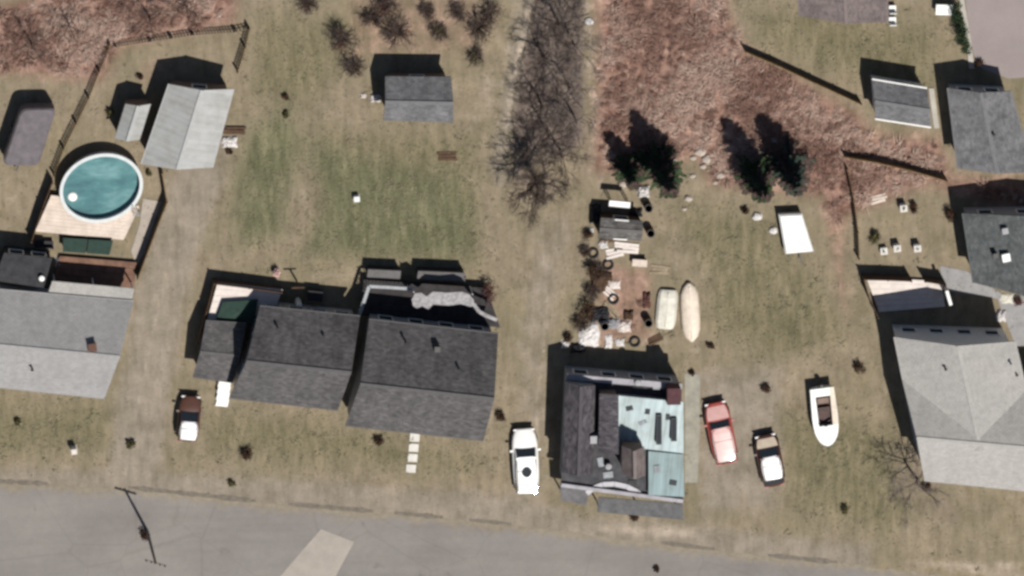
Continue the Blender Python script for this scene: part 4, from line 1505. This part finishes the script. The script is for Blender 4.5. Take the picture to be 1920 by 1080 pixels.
def conifer(label, px, py, h, r, seed, dense=.8, cols=DGREEN, brown=.5):
    rnd = random.Random(seed)
    c = G(px, py)
    t = thing('conifer', label, 'tree', V(c.x, c.y, 0), 'conifers above the lawn')
    MB().tube([c, c + V(0, 0, h * .5), c + V(.03, 0, h * .97)], [.16, .1, .02], 7).build('trunk', M['bark'], t)
    br, nd = MB(), MB()
    lv = int(h * 3.4)
    for i in range(lv):
        f = i / lv
        z = .5 + (h - .6) * f
        rr_ = r * (1 - f) ** .8 * rnd.uniform(.75, 1.1) + .12
        n = int((10 - 4 * f) * dense)
        for k in range(n):
            if rnd.random() < .12:
                continue
            a = 2 * math.pi * (k + rnd.random()) / n
            d = V(math.cos(a), math.sin(a), -.15 + .35 * f)
            ln = rr_ * rnd.uniform(.65, 1.15)
            p0 = c + V(0, 0, z)
            p1 = p0 + d * ln
            br.tube([p0, p1], [.025, .008], 3, False)
            cl = (.068, .046, .04) if rnd.random() < brown else rnd.choice(cols)
            m_ = max(4, int(ln * 11))
            sd_ = V(-d.y, d.x, 0)
            for j in range(m_):
                u = (j + .6) / m_
                b = lerp(p0, p1, u)
                s = (.10 + .20 * (1 - u)) * (0.8 + .5 * r / 2)
                for sg in (1, -1):
                    e = b + sd_ * sg * s * rnd.uniform(.7, 1.2) + d * s * .8 + V(0, 0, rnd.uniform(-.07, .05))
                    k_ = len(nd.v)
                    nd.v += [tuple(b - d * .06), tuple(e), tuple(b + d * .10 + V(0, 0, rnd.uniform(-.02, .05)))]
                    nd.f.append((k_, k_ + 1, k_ + 2))
                    nd.uv.append(None)
                    g = rnd.uniform(.6, 1.4)
                    nd.tint += [(cl[0] * g, cl[1] * g, cl[2] * g, 1)] * 3
    br.build('branches', M['bark'], t)
    nd.build('crown', M['leaf'], t)
    return t


conifer('tall dark conifer rising from the red brush, left of the pair', 1240, 306, 8.6, 1.75, 1)
conifer('slim dark conifer next to the white tarpaulin heap', 1176, 312, 5.6, 1.2, 2, brown=.4)
conifer('broad dark conifer of the pair above the white trailer, left one', 1412, 318, 8.2, 1.7, 3)
conifer('broad dark conifer of the pair above the white trailer, right one', 1474, 306, 8.0, 1.8, 4, cols=[(.03, .045, .035), (.02, .03, .024), (.04, .055, .04)])
conifer('small young conifer between the tall conifer and the slim one', 1210, 296, 4.2, 1.0, 5, brown=.45)

bare_tree('large leafless tree with dark limbs at the foot of the wooded strip', 1000, 328, 5.2, 1.7, 11, 'bark', 4, .16, nb=15, twigs=1.6)
k = 0
for (px, py, h) in [(1040, 30, 6.5), (1072, 70, 6), (1018, 105, 6), (1060, 150, 6.5), (1010, 185, 5.5), (1075, 215, 5.5), (1025, 245, 5.5), (1045, -20, 6), (1050, 280, 5)]:
    nm = ['at the top edge, right of the gravel track', 'against the pale strip near the top', 'beside the gravel track', 'in the middle of the wooded strip', 'crowding the gravel track lower down',
          'at the lower right of the wooded strip', 'low in the middle of the wooded strip', 'cut by the top edge of the picture', 'just above the large dark-limbed tree'][k]
    bare_tree('grey twiggy leafless tree ' + nm, px, py, h, 2.2, 20 + k, 'bark_grey' if k % 2 else 'bark', 4, .10, nb=6, twigs=.8)
    k += 1
bare_tree('bare spreading tree at the corner of the white-grey roofed house', 1722, 900, 5.2, 2.6, 41, 'bark_grey', 4, .11, (-.5, .5), nb=7)
bare_tree('small leafless tree in the upper left brush', 128, 40, 3.6, 1.8, 42, 'bark', 3, .07)
bare_tree('leafless tree at the upper left above the camper', 60, 80, 3.4, 1.8, 43, 'bark', 3, .07)
bare_tree('leafless tree in the brush above the garage yard', 280, 30, 3.6, 1.9, 44, 'bark', 3, .07)
bare_tree('leafless tree by the top edge left of the shed field', 350, 10, 3.6, 1.9, 45, 'bark', 3, .07)

k = 0
for (px, py, r, cols, txt) in [
        (640, 72, .95, MAROON, 'big maroon shrub left of the lone shed'), (664, 122, .7, BROWN, 'brown shrub just left of the lone shed'), (697, 34, .6, BROWN, 'small brown shrub in the upper thicket'),
        (745, 60, .95, MAROON, 'dense dark maroon shrub above the lone shed'), (722, 8, .9, MAROON, 'maroon shrub cut by the top edge above the thicket'), (574, 6, .6, BROWN, 'dark round shrub at the top edge on the open grass'),
        (822, 60, .6, OLIVEC, 'olive shrub above the right half of the lone shed'), (898, 50, .8, BROWN, 'brown shrub near the gravel track, uppermost'), (892, 103, .55, OLIVEC, 'olive shrub near the gravel track'),
        (858, 20, .6, BROWN, 'brown shrub at the top right of the thicket'), (800, 18, .5, MAROON, 'small maroon shrub at the top of the thicket'), (920, 22, .7, MAROON, 'reddish shrub beside the gravel track at the top')]:
    shrub(txt, px, py, r * 1.45, cols, 60 + k, int(300 * r), .06, .6, 'shrub', 'shrubs of the back thicket', True)
    k += 1
for (px, py, r, cols, txt) in [
        (462, 846, .58, BROWN, 'round dark brown shrub on the lawn before the charcoal house'), (712, 826, .48, BROWN, 'round dark shrub beside the white slab walk'), (35, 790, .35, OLIVEC, 'small olive shrub on the left front lawn'),
        (1188, 966, .52, BROWN, 'dark shrub at the street front of the patchwork house'), (936, 776, .5, BROWN, 'dark shrub at the corner of the larger charcoal house'), (534, 182, .3, BROWN, 'tiny dark shrub on the back lawn, upper of two'),
        (537, 213, .3, OLIVEC, 'tiny olive shrub on the back lawn, lower of two'), (436, 905, .35, OLIVEC, 'small dark tuft at the street edge'), (272, 1000, .46, BROWN, 'dark shrub round the foot of the utility pole'),
        (1612, 686, .5, BROWN, 'dark oblong shrub left of the corner house'), (1331, 648, .32, BROWN, 'small black shrub on the lawn edge near the red car'), (1434, 724, .45, BROWN, 'low dark shrub above the dark maroon car'),
        (1737, 912, .4, BROWN, 'dark shrub at the foot of the corner house wall'), (1585, 955, .42, OLIVEC, 'olive shrub on the right front lawn'), (1296, 698, .3, BROWN, 'small dark shrub at the head of the side path'),
        (1112, 505, .8, BROWN, 'dark tangled shrub between the junk heaps'), (1098, 580, .95, BROWN, 'large dark shrub above the white sheets'), (1102, 440, .5, BROWN, 'dark shrub left of the ragged grey shed'),
        (1066, 632, .5, BROWN, 'dark shrub standing in for shade at the back corner of the patchwork house'), (908, 545, .95, MAROON, 'dark maroon shrub at the end of the back deck'), (205, 208, .4, OLIVEC, 'small dull shrub left of the narrow shed'),  # the shrub behind the patchwork house fills in for a black shadow
        (1712, 388, .45, BROWN, 'black shrub in the garden plot beside the white planters'), (1780, 400, .6, BROWN, 'dark shrub at the corner of the green-grey house'), (1640, 445, .6, OLIVEC, 'olive patch of plants in the garden plot'),
        (262, 142, .28, BROWN, 'tiny brown shrub above the narrow shed'), (1908, 560, .4, MAROON, 'red shrub at the right edge by the patio'), (1835, 115, .4, BROWN, 'dark shrub on the edge of the mauve paving'),
        (1865, 178, .4, OLIVEC, 'olive shrub at the right of the upper right house'), (430, 282, .3, BROWN, 'small dark plant beside the garage junk'), (1395, 394, .35, BROWN, 'dark shrub left of the white trailer'),
        (280, 322, .28, OLIVEC, 'olive plant between the pool and the garage'), (245, 832, .4, OLIVEC, 'faint olive tuft beside the left driveway'), (1230, 1066, .28, BROWN, 'tiny dark tuft on the far side of the road')]:
    shrub(txt, px, py, r, cols, 160 + k, int(700 * r + 60), .065, .75)
    k += 1
# clipped evergreen hedge by the paved yard
c = G(1794, 40)
t = thing('hedge', 'tall dark hedge along the edge of the mauve paved yard', 'hedge', V(c.x, c.y, 0))
mb, st = MB(), MB()
rnd = random.Random(5)
for i in range(10):
    p = G(1788 + i * 2.0, 5 + i * 9)
    st.tube([p, p + V(0, 0, 1.5)], [.04, .02], 5)
    leaf_ball(mb, p + V(0, 0, .9), .55, 260, .07, DGREEN, rnd, 1.6)
st.build('stems', M['bark'], t)
mb.build('foliage', M['leaf'], t)

# ------------------------------------------------------------------ small things
def rock(label, px, py, r, seed, m='rock', group='pale stones by the conifers', flat=.6):
    rnd = random.Random(seed)
    c = G(px, py)
    mb = MB()
    n, rows = 9, 5
    prof = []
    pts = []
    for i in range(rows + 1):
        ph = math.pi * i / rows - math.pi / 2
        ring_ = []
        for k_ in range(n):
            a = 2 * math.pi * k_ / n
            rr_ = r * math.cos(ph) * rnd.uniform(.8, 1.2)
            ring_.append(c + V(math.cos(a) * rr_, math.sin(a) * rr_ * .8, max(-.02, r * flat * math.sin(ph) * rnd.uniform(.85, 1.15) + r * flat * .5)))
        pts.append(ring_)
    for i in range(rows):
        for k_ in range(n):
            j = (k_ + 1) % n
            mb.face([pts[i][k_], pts[i][j], pts[i + 1][j], pts[i + 1][k_]])
    o = mb.build('stone', M[m], None, V(c.x, c.y, 0))
    return tag(o, label, 'stone', group)


for i, (px, py, r, txt) in enumerate([(1312, 284, .38, 'large pale stone between the conifers, uppermost'), (1325, 298, .36, 'pale stone between the conifers, second from the top'), (1350, 328, .34, 'pale stone close to the broad left conifer'),
                                      (1290, 372, .3, 'pale stone on the lawn right of the tall conifer'), (1283, 392, .18, 'small pale stone on the lawn edge'), (1104, 40, .3, 'white stone at the top of the pale strip'),
                                      (1419, 181, .26, 'white stone alone in the red brush'), (1420, 405, .36, 'whitish stone left of the white trailer'), (1450, 431, .32, 'cream stone touching the white trailer'),
                                      (1206, 294, .28, 'white stone between the conifers at the junk yard'), (1262, 302, .24, 'small white stone by the tall conifer')]):
    rock(txt, px, py, r, 300 + i, 'tarp_w' if 'white' in txt else 'rock')


for i, (px, py, r, txt) in enumerate([(1300, 296, .22, 'small pale stone left of the large one between the conifers'), (1337, 290, .2, 'small pale stone right of the large one between the conifers'), (1318, 312, .24, 'pale flat stone under the two large ones'),
                                      (1342, 342, .2, 'small pale stone below the conifer gap'), (1298, 330, .22, 'pale stone right of the tall conifer'), (1195, 312, .24, 'white stone under the slim conifer'),
                                      (1222, 318, .2, 'small white stone between the slim and the tall conifer'), (1168, 346, .26, 'pale stone above the ragged grey shed'), (1446, 330, .3, 'pale stone between the pair of broad conifers'), (1452, 262, .24, 'white stone behind the pair of broad conifers')]):
    rock(txt, px, py, r, 340 + i, 'tarp_w' if 'white' in txt else 'rock')


def heap(label, px, py, rx, ry, h, m, seed, name='tarpaulin_heap', cat='tarpaulin', group=None):
    """crumpled sheet thrown over something"""
    rnd = random.Random(seed)
    c = G(px, py)
    n = 12
    mb = MB()
    g = [[0] * (n + 1) for _ in range(n + 1)]
    for i in range(n + 1):
        for j in range(n + 1):
            u, v = i / n * 2 - 1, j / n * 2 - 1
            e = max(0, 1 - max(abs(u), abs(v)) ** 4)
            z = .02 + h * e * (.65 + .35 * rnd.random())
            wob = 1 + .12 * math.sin(5 * u + seed) * math.cos(4 * v)
            g[i][j] = c + V(u * rx * wob + rnd.uniform(-.03, .03), v * ry * wob + rnd.uniform(-.03, .03), z)
    for i in range(n):
        for j in range(n):
            mb.face([g[i][j], g[i + 1][j], g[i + 1][j + 1], g[i][j + 1]])
    o = mb.build(name, m, None, V(c.x, c.y, 0))
    return tag(o, label, cat, group)


JG = 'sheets and tarpaulins in the junk yard'
heap('bright white tarpaulin heap beside the slim conifer', 1206, 358, .42, .45, .5, M['tarp_w'], 1, group=JG)
heap('large crumpled white sheet behind the patchwork house', 1104, 628, .75, .85, .35, M['tarp_w'], 2, group=JG)
heap('narrow white sheet right of the large crumpled one', 1141, 640, .28, .5, .25, M['tarp_w'], 3, group=JG)
heap('small white sheet close to the back corner of the patchwork house', 1060, 645, .26, .28, .25, M['tarp_w'], 4, group=JG)
heap('pinkish white sheet by the upturned blunt boat', 1170, 612, .48, .42, .35, M['deck_white'], 5, group=JG)
heap('white sheet left of the ragged grey shed', 1131, 458, .34, .3, .3, M['tarp_w'], 6, group=JG)
heap('white bundle on the ground beside the large garage', 430, 266, .55, .4, .35, M['tarp_w'], 7, group=None)
heap('pale bundle at the left wall of the lone shed', 704, 184, .36, .26, .3, M['tarp_w'], 8)
heap('small pale bundle further left of the lone shed', 681, 179, .2, .18, .2, M['deck_white'], 9)
heap('small pale sheet on the ground near the junk shed fence', 1108, 432, .2, .24, .2, M['tarp_w'], 10, group=JG)
heap('grey-white bundle at the foot of the brown back deck', 113, 492, .38, .42, .35, M['silver'], 11)
heap('white bundle under the right end of the patio', 1876, 592, .34, .42, .45, M['tarp_w'], 12)
heap('pale green-white sheet on the paving at the right edge', 1888, 560, .5, .35, .15, M['green_hull'], 13)


def plank_pile(label, px, py, ln, rz, n, m, seed, wd=.2, group='boards lying about'):
    rnd = random.Random(seed)
    c = G(px, py)
    t = thing('plank_pile', label, 'planks', V(c.x, c.y, 0), group)
    for i in range(n):
        lay, k_ = divmod(i, 3)
        o = V(math.cos(rz + 1.57), math.sin(rz + 1.57), 0) * (k_ - 1) * wd * 1.15
        MB().box(c + o + V(rnd.uniform(-.08, .08), rnd.uniform(-.03, .03), .01 + lay * .055), ln * rnd.uniform(.8, 1.05), wd, .05, rz + rnd.uniform(-.06, .06)).build('plank', m, t)
    return t


plank_pile('pinkish white boards below the ragged grey shed', 1176, 464, 1.7, -.12, 6, M['deck_white'], 1, .22)
plank_pile('pale boards lying beside the brown crate', 1152, 474, 1.3, .2, 4, M['deck_white'], 2)
plank_pile('brown log pile on the back lawn near the gravel track', 838, 292, 1.3, 0, 5, M['wood_dark'], 3)
plank_pile('pale boards in the upper corner of the garden plot', 1646, 372, 1.2, .25, 5, M['deck_pale'], 4, .18)
plank_pile('pale boards between the junk and the cream boat', 1236, 506, 1.4, -.1, 3, M['wood_grey'], 5)
plank_pile('dark beams stacked beside the large garage', 440, 244, 1.5, -.05, 9, M['wood_dark'], 6, .16)
plank_pile('weathered boards near the small white stone', 1335, 312, .9, .3, 4, M['wood_grey'], 7)

chest('brown crate with a pale lid below the ragged grey shed', [(1186, 486), (1214, 488), (1213, 501), (1185, 499)], .6, M['wood_dark'], M['deck_pale'], 'crate', 'crate')
# ragged junk shed
q = [(1127, 408), (1205, 414), (1203, 452), (1121, 447)]
t = thing('junk_shed', 'ragged dark grey shed among the junk heaps', 'shed', centre(q))
gable(t, q, 1.9, .3, 'EW', shingle('felt_grey', (.115, .11, .105), .3, 1.6), M['wood_dark'], over=.1, nwin=(1, 1, 0, 0), gutter=False)
c = G(1162, 384)
t = thing('work_table', 'white topped table in the shade of the ragged grey shed', 'table', V(c.x, c.y, 0))
a = G(1162, 383, 1.75)
MB().box(V(a.x, a.y, 1.69), 1.5, .42, .06, -.12).build('table_top', M['white_paint'], t)
for sx in (-.6, .6):
    for sy in (-.15, .15):
        MB().box(V(a.x + sx, a.y + sy - sx * .12, 0), .06, .06, 1.69).build('leg', M['wood_grey'], t)

# loose junk of the yard: tyres, barrels, dark tarpaulins, boards
def tyre(label, px, py, r=.32, group='old tyres in the junk yard'):
    c = G(px, py)
    mb = MB()
    n, m_ = 18, 8
    for i in range(n):
        for j in range(m_):
            a, b = 2 * math.pi * i / n, 2 * math.pi * j / m_
            rr_ = r + .09 * math.cos(b)
            mb.v.append((c.x + math.cos(a) * rr_, c.y + math.sin(a) * rr_, .1 + .1 * math.sin(b)))
    for i in range(n):
        for j in range(m_):
            i2, j2 = (i + 1) % n, (j + 1) % m_
            mb.f.append((i * m_ + j, i2 * m_ + j, i2 * m_ + j2, i * m_ + j2))
            mb.uv.append(None)
    return tag(mb.build('tyre', M['rubber'], None, V(c.x, c.y, 0), True), label, 'tyre', group)


def barrel(label, px, py, m, h=.88, group='barrels in the junk yard'):
    c = G(px, py)
    t = thing('barrel', label, 'barrel', V(c.x, c.y, 0), group)
    MB().lathe(c, [(.27, 0), (.29, .02), (.285, h * .33), (.30, h * .35), (.285, h * .37), (.285, h * .66), (.30, h * .68), (.285, h * .7), (.29, h)], 18).build('drum', m, t)
    MB().lathe(c + V(0, 0, h), [(.30, -.02), (.30, .02), (.26, .021), (.26, .0)], 18).build('rim', M['darkmetal'], t)
    return t


tyre('old black tyre lying below the white boards of the junk yard', 1140, 496)
tyre('old black tyre lying between the dark shrub and the blunt boat', 1150, 560)
tyre('old black tyre near the back wall of the patchwork house', 1190, 640)
tyre('old black tyre beside the white sheet left of the junk shed', 1112, 474)
rust = mat('rusty_drum', (.14, .06, .04), .8, .4, 6)
barrel('rusty barrel close to the blunt upturned boat', 1214, 600, rust)
barrel('dark barrel below the slim conifer', 1214, 385, M['tarp_black'])
barrel('blue-grey barrel beside the large white sheet', 1132, 606, M['siding_g'])
barrel('rusty barrel right of the ragged grey shed', 1218, 432, rust)
heap('black tarpaulin heap above the large crumpled sheet', 1124, 588, .7, .55, .5, M['tarp_black'], 21, group=JG)
heap('dark brown tarpaulin heap below the white boards', 1122, 530, .6, .7, .5, M['wood_dark'], 22, group=JG)
heap('black tarpaulin heap left of the ragged grey shed', 1116, 400, .4, .7, .6, M['tarp_black'], 23, group=JG)
heap('grey sheet heap between the barrels and the crumpled sheet', 1150, 606, .42, .4, .4, M['siding_g'], 24, group=JG)
heap('grey-white sheet piece near the patchwork house back wall', 1162, 642, .32, .28, .2, M['tarp_w'], 25, group=JG)
heap('dark maroon heap left of the blunt upturned boat', 1212, 562, .28, .6, .4, mat('maroon_heap', (.11, .05, .04), .9, .3, 4), 26, group=JG)
heap('black tarpaulin heap against the back wall of the patchwork house', 1084, 652, .5, .35, .5, M['tarp_black'], 41, group=JG)
heap('dark brown heap between the boards and the tyres', 1136, 518, .45, .35, .4, M['wood_dark'], 42, group=JG)
heap('pinkish pale sheet under the dark brown heaps', 1152, 534, .4, .3, .15, M['deck_white'], 43, group=JG)
heap('dark grey heap right of the white topped table', 1192, 398, .45, .3, .5, M['tarp_black'], 44, group=JG)
heap('dark brown heap beside the grey sheet', 1178, 590, .35, .35, .4, M['wood_dark'], 45, group=JG)
plank_pile('grey-white boards fallen beside the large crumpled sheet', 1148, 580, 1.5, -.9, 5, M['wood_grey'], 31, .16)
plank_pile('pale boards stacked against the dark brown heap', 1142, 548, 1.2, -.75, 4, M['deck_white'], 32, .14)
plank_pile('dark boards scattered below the blunt upturned boat', 1228, 636, 1.1, .4, 4, M['wood_dark'], 33, .16)
plank_pile('dark boards in front of the ragged grey shed', 1140, 448, 1.3, .1, 5, M['wood_dark'], 34, .16)
for i_, (px_, py_, r_) in enumerate([(1110, 545, .7), (1090, 605, .8), (1124, 505, .6), (1096, 470, .5)]):
    shrub(['dark leafless shrub on the lane edge beside the dark brown heap', 'dark leafless shrub at the lane edge above the white sheets', 'dark leafless shrub under the white boards', 'low dark shrub beside the lane near the junk tyres'][i_], px_, py_, r_, BROWN, 420 + i_, int(300 * r_), .06, .7, 'shrub', 'garden shrubs', True)

# white planters (posts of pots) in the garden plot
for i, (px, py, txt) in enumerate([(1692, 386, 'white planter box beside the black shrub in the garden plot'), (1656, 468, 'low white planter box, leftmost of the lower row in the garden plot'),
                                   (1680, 461, 'white planter box, middle of the lower row in the garden plot'), (1718, 461, 'white planter box, rightmost of the lower row in the garden plot')]):
    c = G(px, py)
    t = thing('planter', txt, 'planter', V(c.x, c.y, 0), 'white planters in the garden plot')
    h = .45 if i == 1 else .75
    MB().box(c, .42, .42, h, .1, 1.15).build('box', M['white_paint'], t)
    MB().box(c + V(0, 0, h + .003), .42, .42, .02, .1).build('soil', M['concrete_w'], t)
    mb = MB()
    leaf_ball(mb, c + V(0, 0, h + .05), .14, 25, .05, OLIVEC, random.Random(i))
    mb.build('plants', M['leaf'], t)

# white slab walk
for i in range(4):
    pass
t = thing('slab_walk', 'white stepping slabs leading from the larger charcoal house to the street', 'path', V(*G(775, 850).xy, 0))
for i, (px, py) in enumerate([(778, 820), (776, 839), (774, 858), (771, 878)]):
    P = [G(px - 9, py - 8), G(px + 9, py - 7), G(px + 8, py + 8), G(px - 10, py + 7)]
    MB().ex(P, 0, .07 + .01 * (i % 2)).build('slab', M['concrete_w'], t)
# white porch steps at the wing
t = thing('porch_steps', 'white painted porch steps beside the wing of the charcoal house', 'steps', V(*G(418, 735).xy, 0))
for i in range(4):
    z = .68 - .17 * i
    P = [G(408 - i * 1.5 + 4, 712 + i * 12, z), G(432 - i * 1.5 + 2, 714 + i * 12, z), G(429 - i * 1.5 + 2, 727 + i * 12, z), G(405 - i * 1.5 + 3, 725 + i * 12, z)]
    MB().ex(P, 0, z).build('step', M['white_paint'], t)

# front garden bits
def post_box(label, px, py, h, m, name='utility_box', cat='box'):
    c = G(px, py)
    t = thing(name, label, cat, V(c.x, c.y, 0))
    MB().box(c, .36, .36, h * .8, .1).build('cabinet', m, t)
    MB().box(c + V(0, 0, h * .8), .44, .44, .07, .1, .8).build('lid', m, t)
    MB().box(c - V(0, 0, 0), .5, .5, .06, .1).build('plinth', M['concrete'], t)
    return t


post_box('white cabinet standing on the left front lawn', 138, 840, 1.1, M['deck_white'])
post_box('small white box alone on the back lawn', 668, 370, .6, M['white_paint'])
c = G(518, 508)
t = thing('flower_pot', 'pale pink flowering pot beside the deck fence', 'flower pot', V(c.x, c.y, 0))
MB().lathe(c, [(.16, 0), (.24, .32), (.26, .36)], 14).build('pot', M['siding_br'], t)
mb = MB()
leaf_ball(mb, c + V(0, 0, .55), .34, 260, .06, [(.75, .45, .44), (.8, .58, .55), (.6, .4, .36)], random.Random(3))
mb.build('blossoms', M['leaf'], t)
c = G(556, 526)
t = thing('clothes_post', 'dark T-shaped clothes post near the pale pink pot', 'post', V(c.x, c.y, 0))
MB().box(c, .1, .1, 1.9).build('post', M['wood_dark'], t)
MB().beam(c + V(-.45, 0, 1.85), c + V(.45, 0, 1.85), .09, .09).build('crossbar', M['wood_dark'], t)

# white chairs and table at the top edge
for i, (px, py, txt) in enumerate([(1672, 14, 'white plastic chair by the mauve house, upper one'), (1672, 36, 'white plastic chair by the mauve house, lower one')]):
    c = G(px, py)
    t = thing('garden_chair', txt, 'chair', V(c.x, c.y, 0), 'white garden chairs')
    MB().box(c + V(0, 0, .40), .5, .5, .05).build('seat', M['white_paint'], t)
    MB().box(c + V(0, -.24, .45), .5, .06, .45).build('backrest', M['white_paint'], t)
    for sx in (-.2, .2):
        for sy in (-.2, .2):
            MB().box(c + V(sx, sy, 0), .05, .05, .40).build('leg', M['white_paint'], t)
c = G(1770, 14)
t = thing('garden_table', 'white rectangular table next to the dark hedge', 'table', V(c.x, c.y, 0))
MB().box(c + V(0, 0, .7), 1.35, .75, .05, -.05).build('table_top', M['white_paint'], t)
for sx in (-.58, .58):
    for sy in (-.28, .28):
        MB().box(c + V(sx, sy, 0), .06, .06, .70).build('leg', M['white_paint'], t)

# utility pole
c = G(276, 996)
t = thing('utility_pole', 'timber utility pole with a crossarm leaning over the road', 'utility pole', V(c.x, c.y, 0))
tp = c + V(.3, -.2, 7.2)
MB().tube([c, tp], [.12, .08], 10).build('pole', M['bark_pole'], t)
MB().beam(lerp(c, tp, .96) + V(-.75, .25, 0), lerp(c, tp, .96) + V(.75, -.25, 0), .11, .13).build('crossarm', M['bark_pole'], t)
for s in (-.65, -.3, .3, .65):
    MB().lathe(lerp(c, tp, .96) + V(s, -s / 3, .06), [(.03, 0), (.05, .06), (.05, .12), (.02, .16)], 8).build('insulator', M['darkmetal'], t)

# ------------------------------------------------------------------ uncountable ground cover
def scatter(name, label, n, want, length, width, cols, seed, lay=.5, lo=.35):
    """one mesh of small blades and twigs; want picks the zone channel"""
    r = np.random.default_rng(seed)
    x = r.uniform(-37, 37, n * 6)
    y = r.uniform(-22, 22, n * 6)
    zz = zone_at(x, y)
    wgt = want(zz)
    clump = .5 + .5 * np.sin(x * 1.7 + 2.1 * np.sin(y * .9)) * np.cos(y * 1.9 + 1.3 * np.sin(x * 1.1))
    keep = r.random(n * 6) < wgt * (lo + (1 - lo) * clump)
    x, y = x[keep][:n], y[keep][:n]
    n = len(x)
    a = r.uniform(0, 2 * np.pi, n)
    ln = length * r.uniform(.5, 1.5, n)
    up = r.uniform(.05, 1, n) * (1 - lay)
    dx, dy = np.cos(a) * ln * np.sqrt(1 - up ** 2), np.sin(a) * ln * np.sqrt(1 - up ** 2)
    wx_, wy_ = -np.sin(a) * width, np.cos(a) * width
    z0 = r.uniform(.01, .05, n)
    v = np.empty((n, 3, 3))
    v[:, 0] = np.stack([x - wx_, y - wy_, z0], 1)
    v[:, 1] = np.stack([x + wx_, y + wy_, z0], 1)
    v[:, 2] = np.stack([x + dx, y + dy, z0 + up * ln + .03], 1)
    cl = np.array(cols)[r.integers(0, len(cols), n)] * r.uniform(.7, 1.3, (n, 1))
    tint = np.repeat(np.concatenate([cl, np.ones((n, 1))], 1)[:, None], 3, 1)
    me = bpy.data.meshes.new(name)
    me.from_pydata(v.reshape(-1, 3).tolist(), [], np.arange(n * 3).reshape(-1, 3).tolist())
    at = me.attributes.new('tint', 'FLOAT_COLOR', 'POINT')
    at.data.foreach_set('color', tint.astype(np.float32).ravel())
    me.materials.append(M['blade'])
    o = bpy.data.objects.new(name, me)
    COL.objects.link(o)
    o['kind'] = 'stuff'
    tag(o, label, 'undergrowth')
    return o


def brush(name, label, n, want, cols, seed, per=(9, 20), reach=.6, high=.5, width=.028, cat='undergrowth'):
    """clumps of arching dead canes, one colour cast to a clump"""
    r = np.random.default_rng(seed)
    x, y = r.uniform(-37, 37, n * 9), r.uniform(-22, 22, n * 9)
    keep = r.random(n * 9) < want(zone_at(x, y))
    x, y = x[keep][:n], y[keep][:n]
    vs, ts, fs = [], [], []
    for cx, cy in zip(x, y):
        big = .45 + .55 * math.sin(cx * .9 + math.sin(cy * 1.3)) * math.cos(cy * 1.1 + .6 * cx)
        sz = (.55 + .75 * max(0, big)) * r.uniform(.7, 1.3)
        cl = np.array(cols[int(np.clip(r.normal(.5 + .45 * math.sin(cx * .55 + 1.7 * math.sin(cy * .6)), .35) * len(cols), 0, len(cols) - 1))]) * r.uniform(.85, 1.15)
        drift = 1.2 * math.sin(cx * .35 + .8 * math.sin(cy * .5)) + .5 + (3.14 if r.random() < .5 else 0)
        for k in range(int(r.integers(*per))):
            a = drift + r.normal(0, .75)
            l = reach * sz * r.uniform(.5, 1.3)
            h = high * sz * r.uniform(.4, 1.2)
            bx, by = cx + r.normal(0, .12) * sz, cy + r.normal(0, .12) * sz
            ca, sa = math.cos(a), math.sin(a)
            wx_, wy_ = -sa * width, ca * width
            m = len(vs)
            vs += [(bx - wx_, by - wy_, 0.0), (bx + wx_, by + wy_, 0.0), (bx + ca * l * .5 + wx_, by + sa * l * .5 + wy_, h), (bx + ca * l * .5 - wx_, by + sa * l * .5 - wy_, h), (bx + ca * l, by + sa * l, h * r.uniform(.1, .8))]
            fs += [(m, m + 1, m + 2, m + 3), (m + 3, m + 2, m + 4)]
            c = cl * r.uniform(.75, 1.25)
            ts += [(c[0], c[1], c[2], 1)] * 5
    me = bpy.data.meshes.new(name)
    me.from_pydata(vs, [], fs)
    at = me.attributes.new('tint', 'FLOAT_COLOR', 'POINT')
    at.data.foreach_set('color', np.array(ts, dtype=np.float32).ravel())
    me.materials.append(M['blade'])
    o = bpy.data.objects.new(name, me)
    COL.objects.link(o)
    o['kind'] = 'stuff'
    return tag(o, label, cat)


brush('dry_brush', 'reddish dead brush and bracken covering the rough ground', 2700, lambda z: np.clip((z[:, 1] - .6) * 2.6, 0, .9) * (1 - z[:, 2] * .9),
      [(.19, .112, .088), (.25, .155, .122), (.30, .195, .155), (.345, .235, .19), (.41, .30, .245)], 1, (16, 34), .7, .32, .016)
brush('dry_grass', 'tufts of pale dry grass along the edges and worn ground', 1200, lambda z: (.05 + .5 * z[:, 5]) * (1 - z[:, 1]) * (1 - z[:, 2]) ** 3 * (1 - z[:, 3]) * (z[:, 6] < .5),
      [(.15, .14, .085), (.185, .16, .105), (.24, .205, .14), (.21, .18, .12)], 5, (5, 10), .24, .09, .02)
scatter('leaf_litter', 'dark fallen twigs and litter under the leafless trees', 7000, lambda z: np.clip(z[:, 3] - .5, 0, 1) * 2, .6, .03, [(.10, .08, .07), (.06, .045, .04), (.16, .13, .12)], 2, .6)
scatter('grass', 'patchy short grass on the lawns', 22000, lambda z: np.clip(z[:, 0] + z[:, 5] * .6 + .12, 0, 1) * (1 - z[:, 2]) * (1 - z[:, 1]) * (z[:, 6] < .5), .16, .022,
        [(.132, .13, .075), (.17, .15, .098), (.12, .12, .068), (.22, .19, .132)], 3, .45)
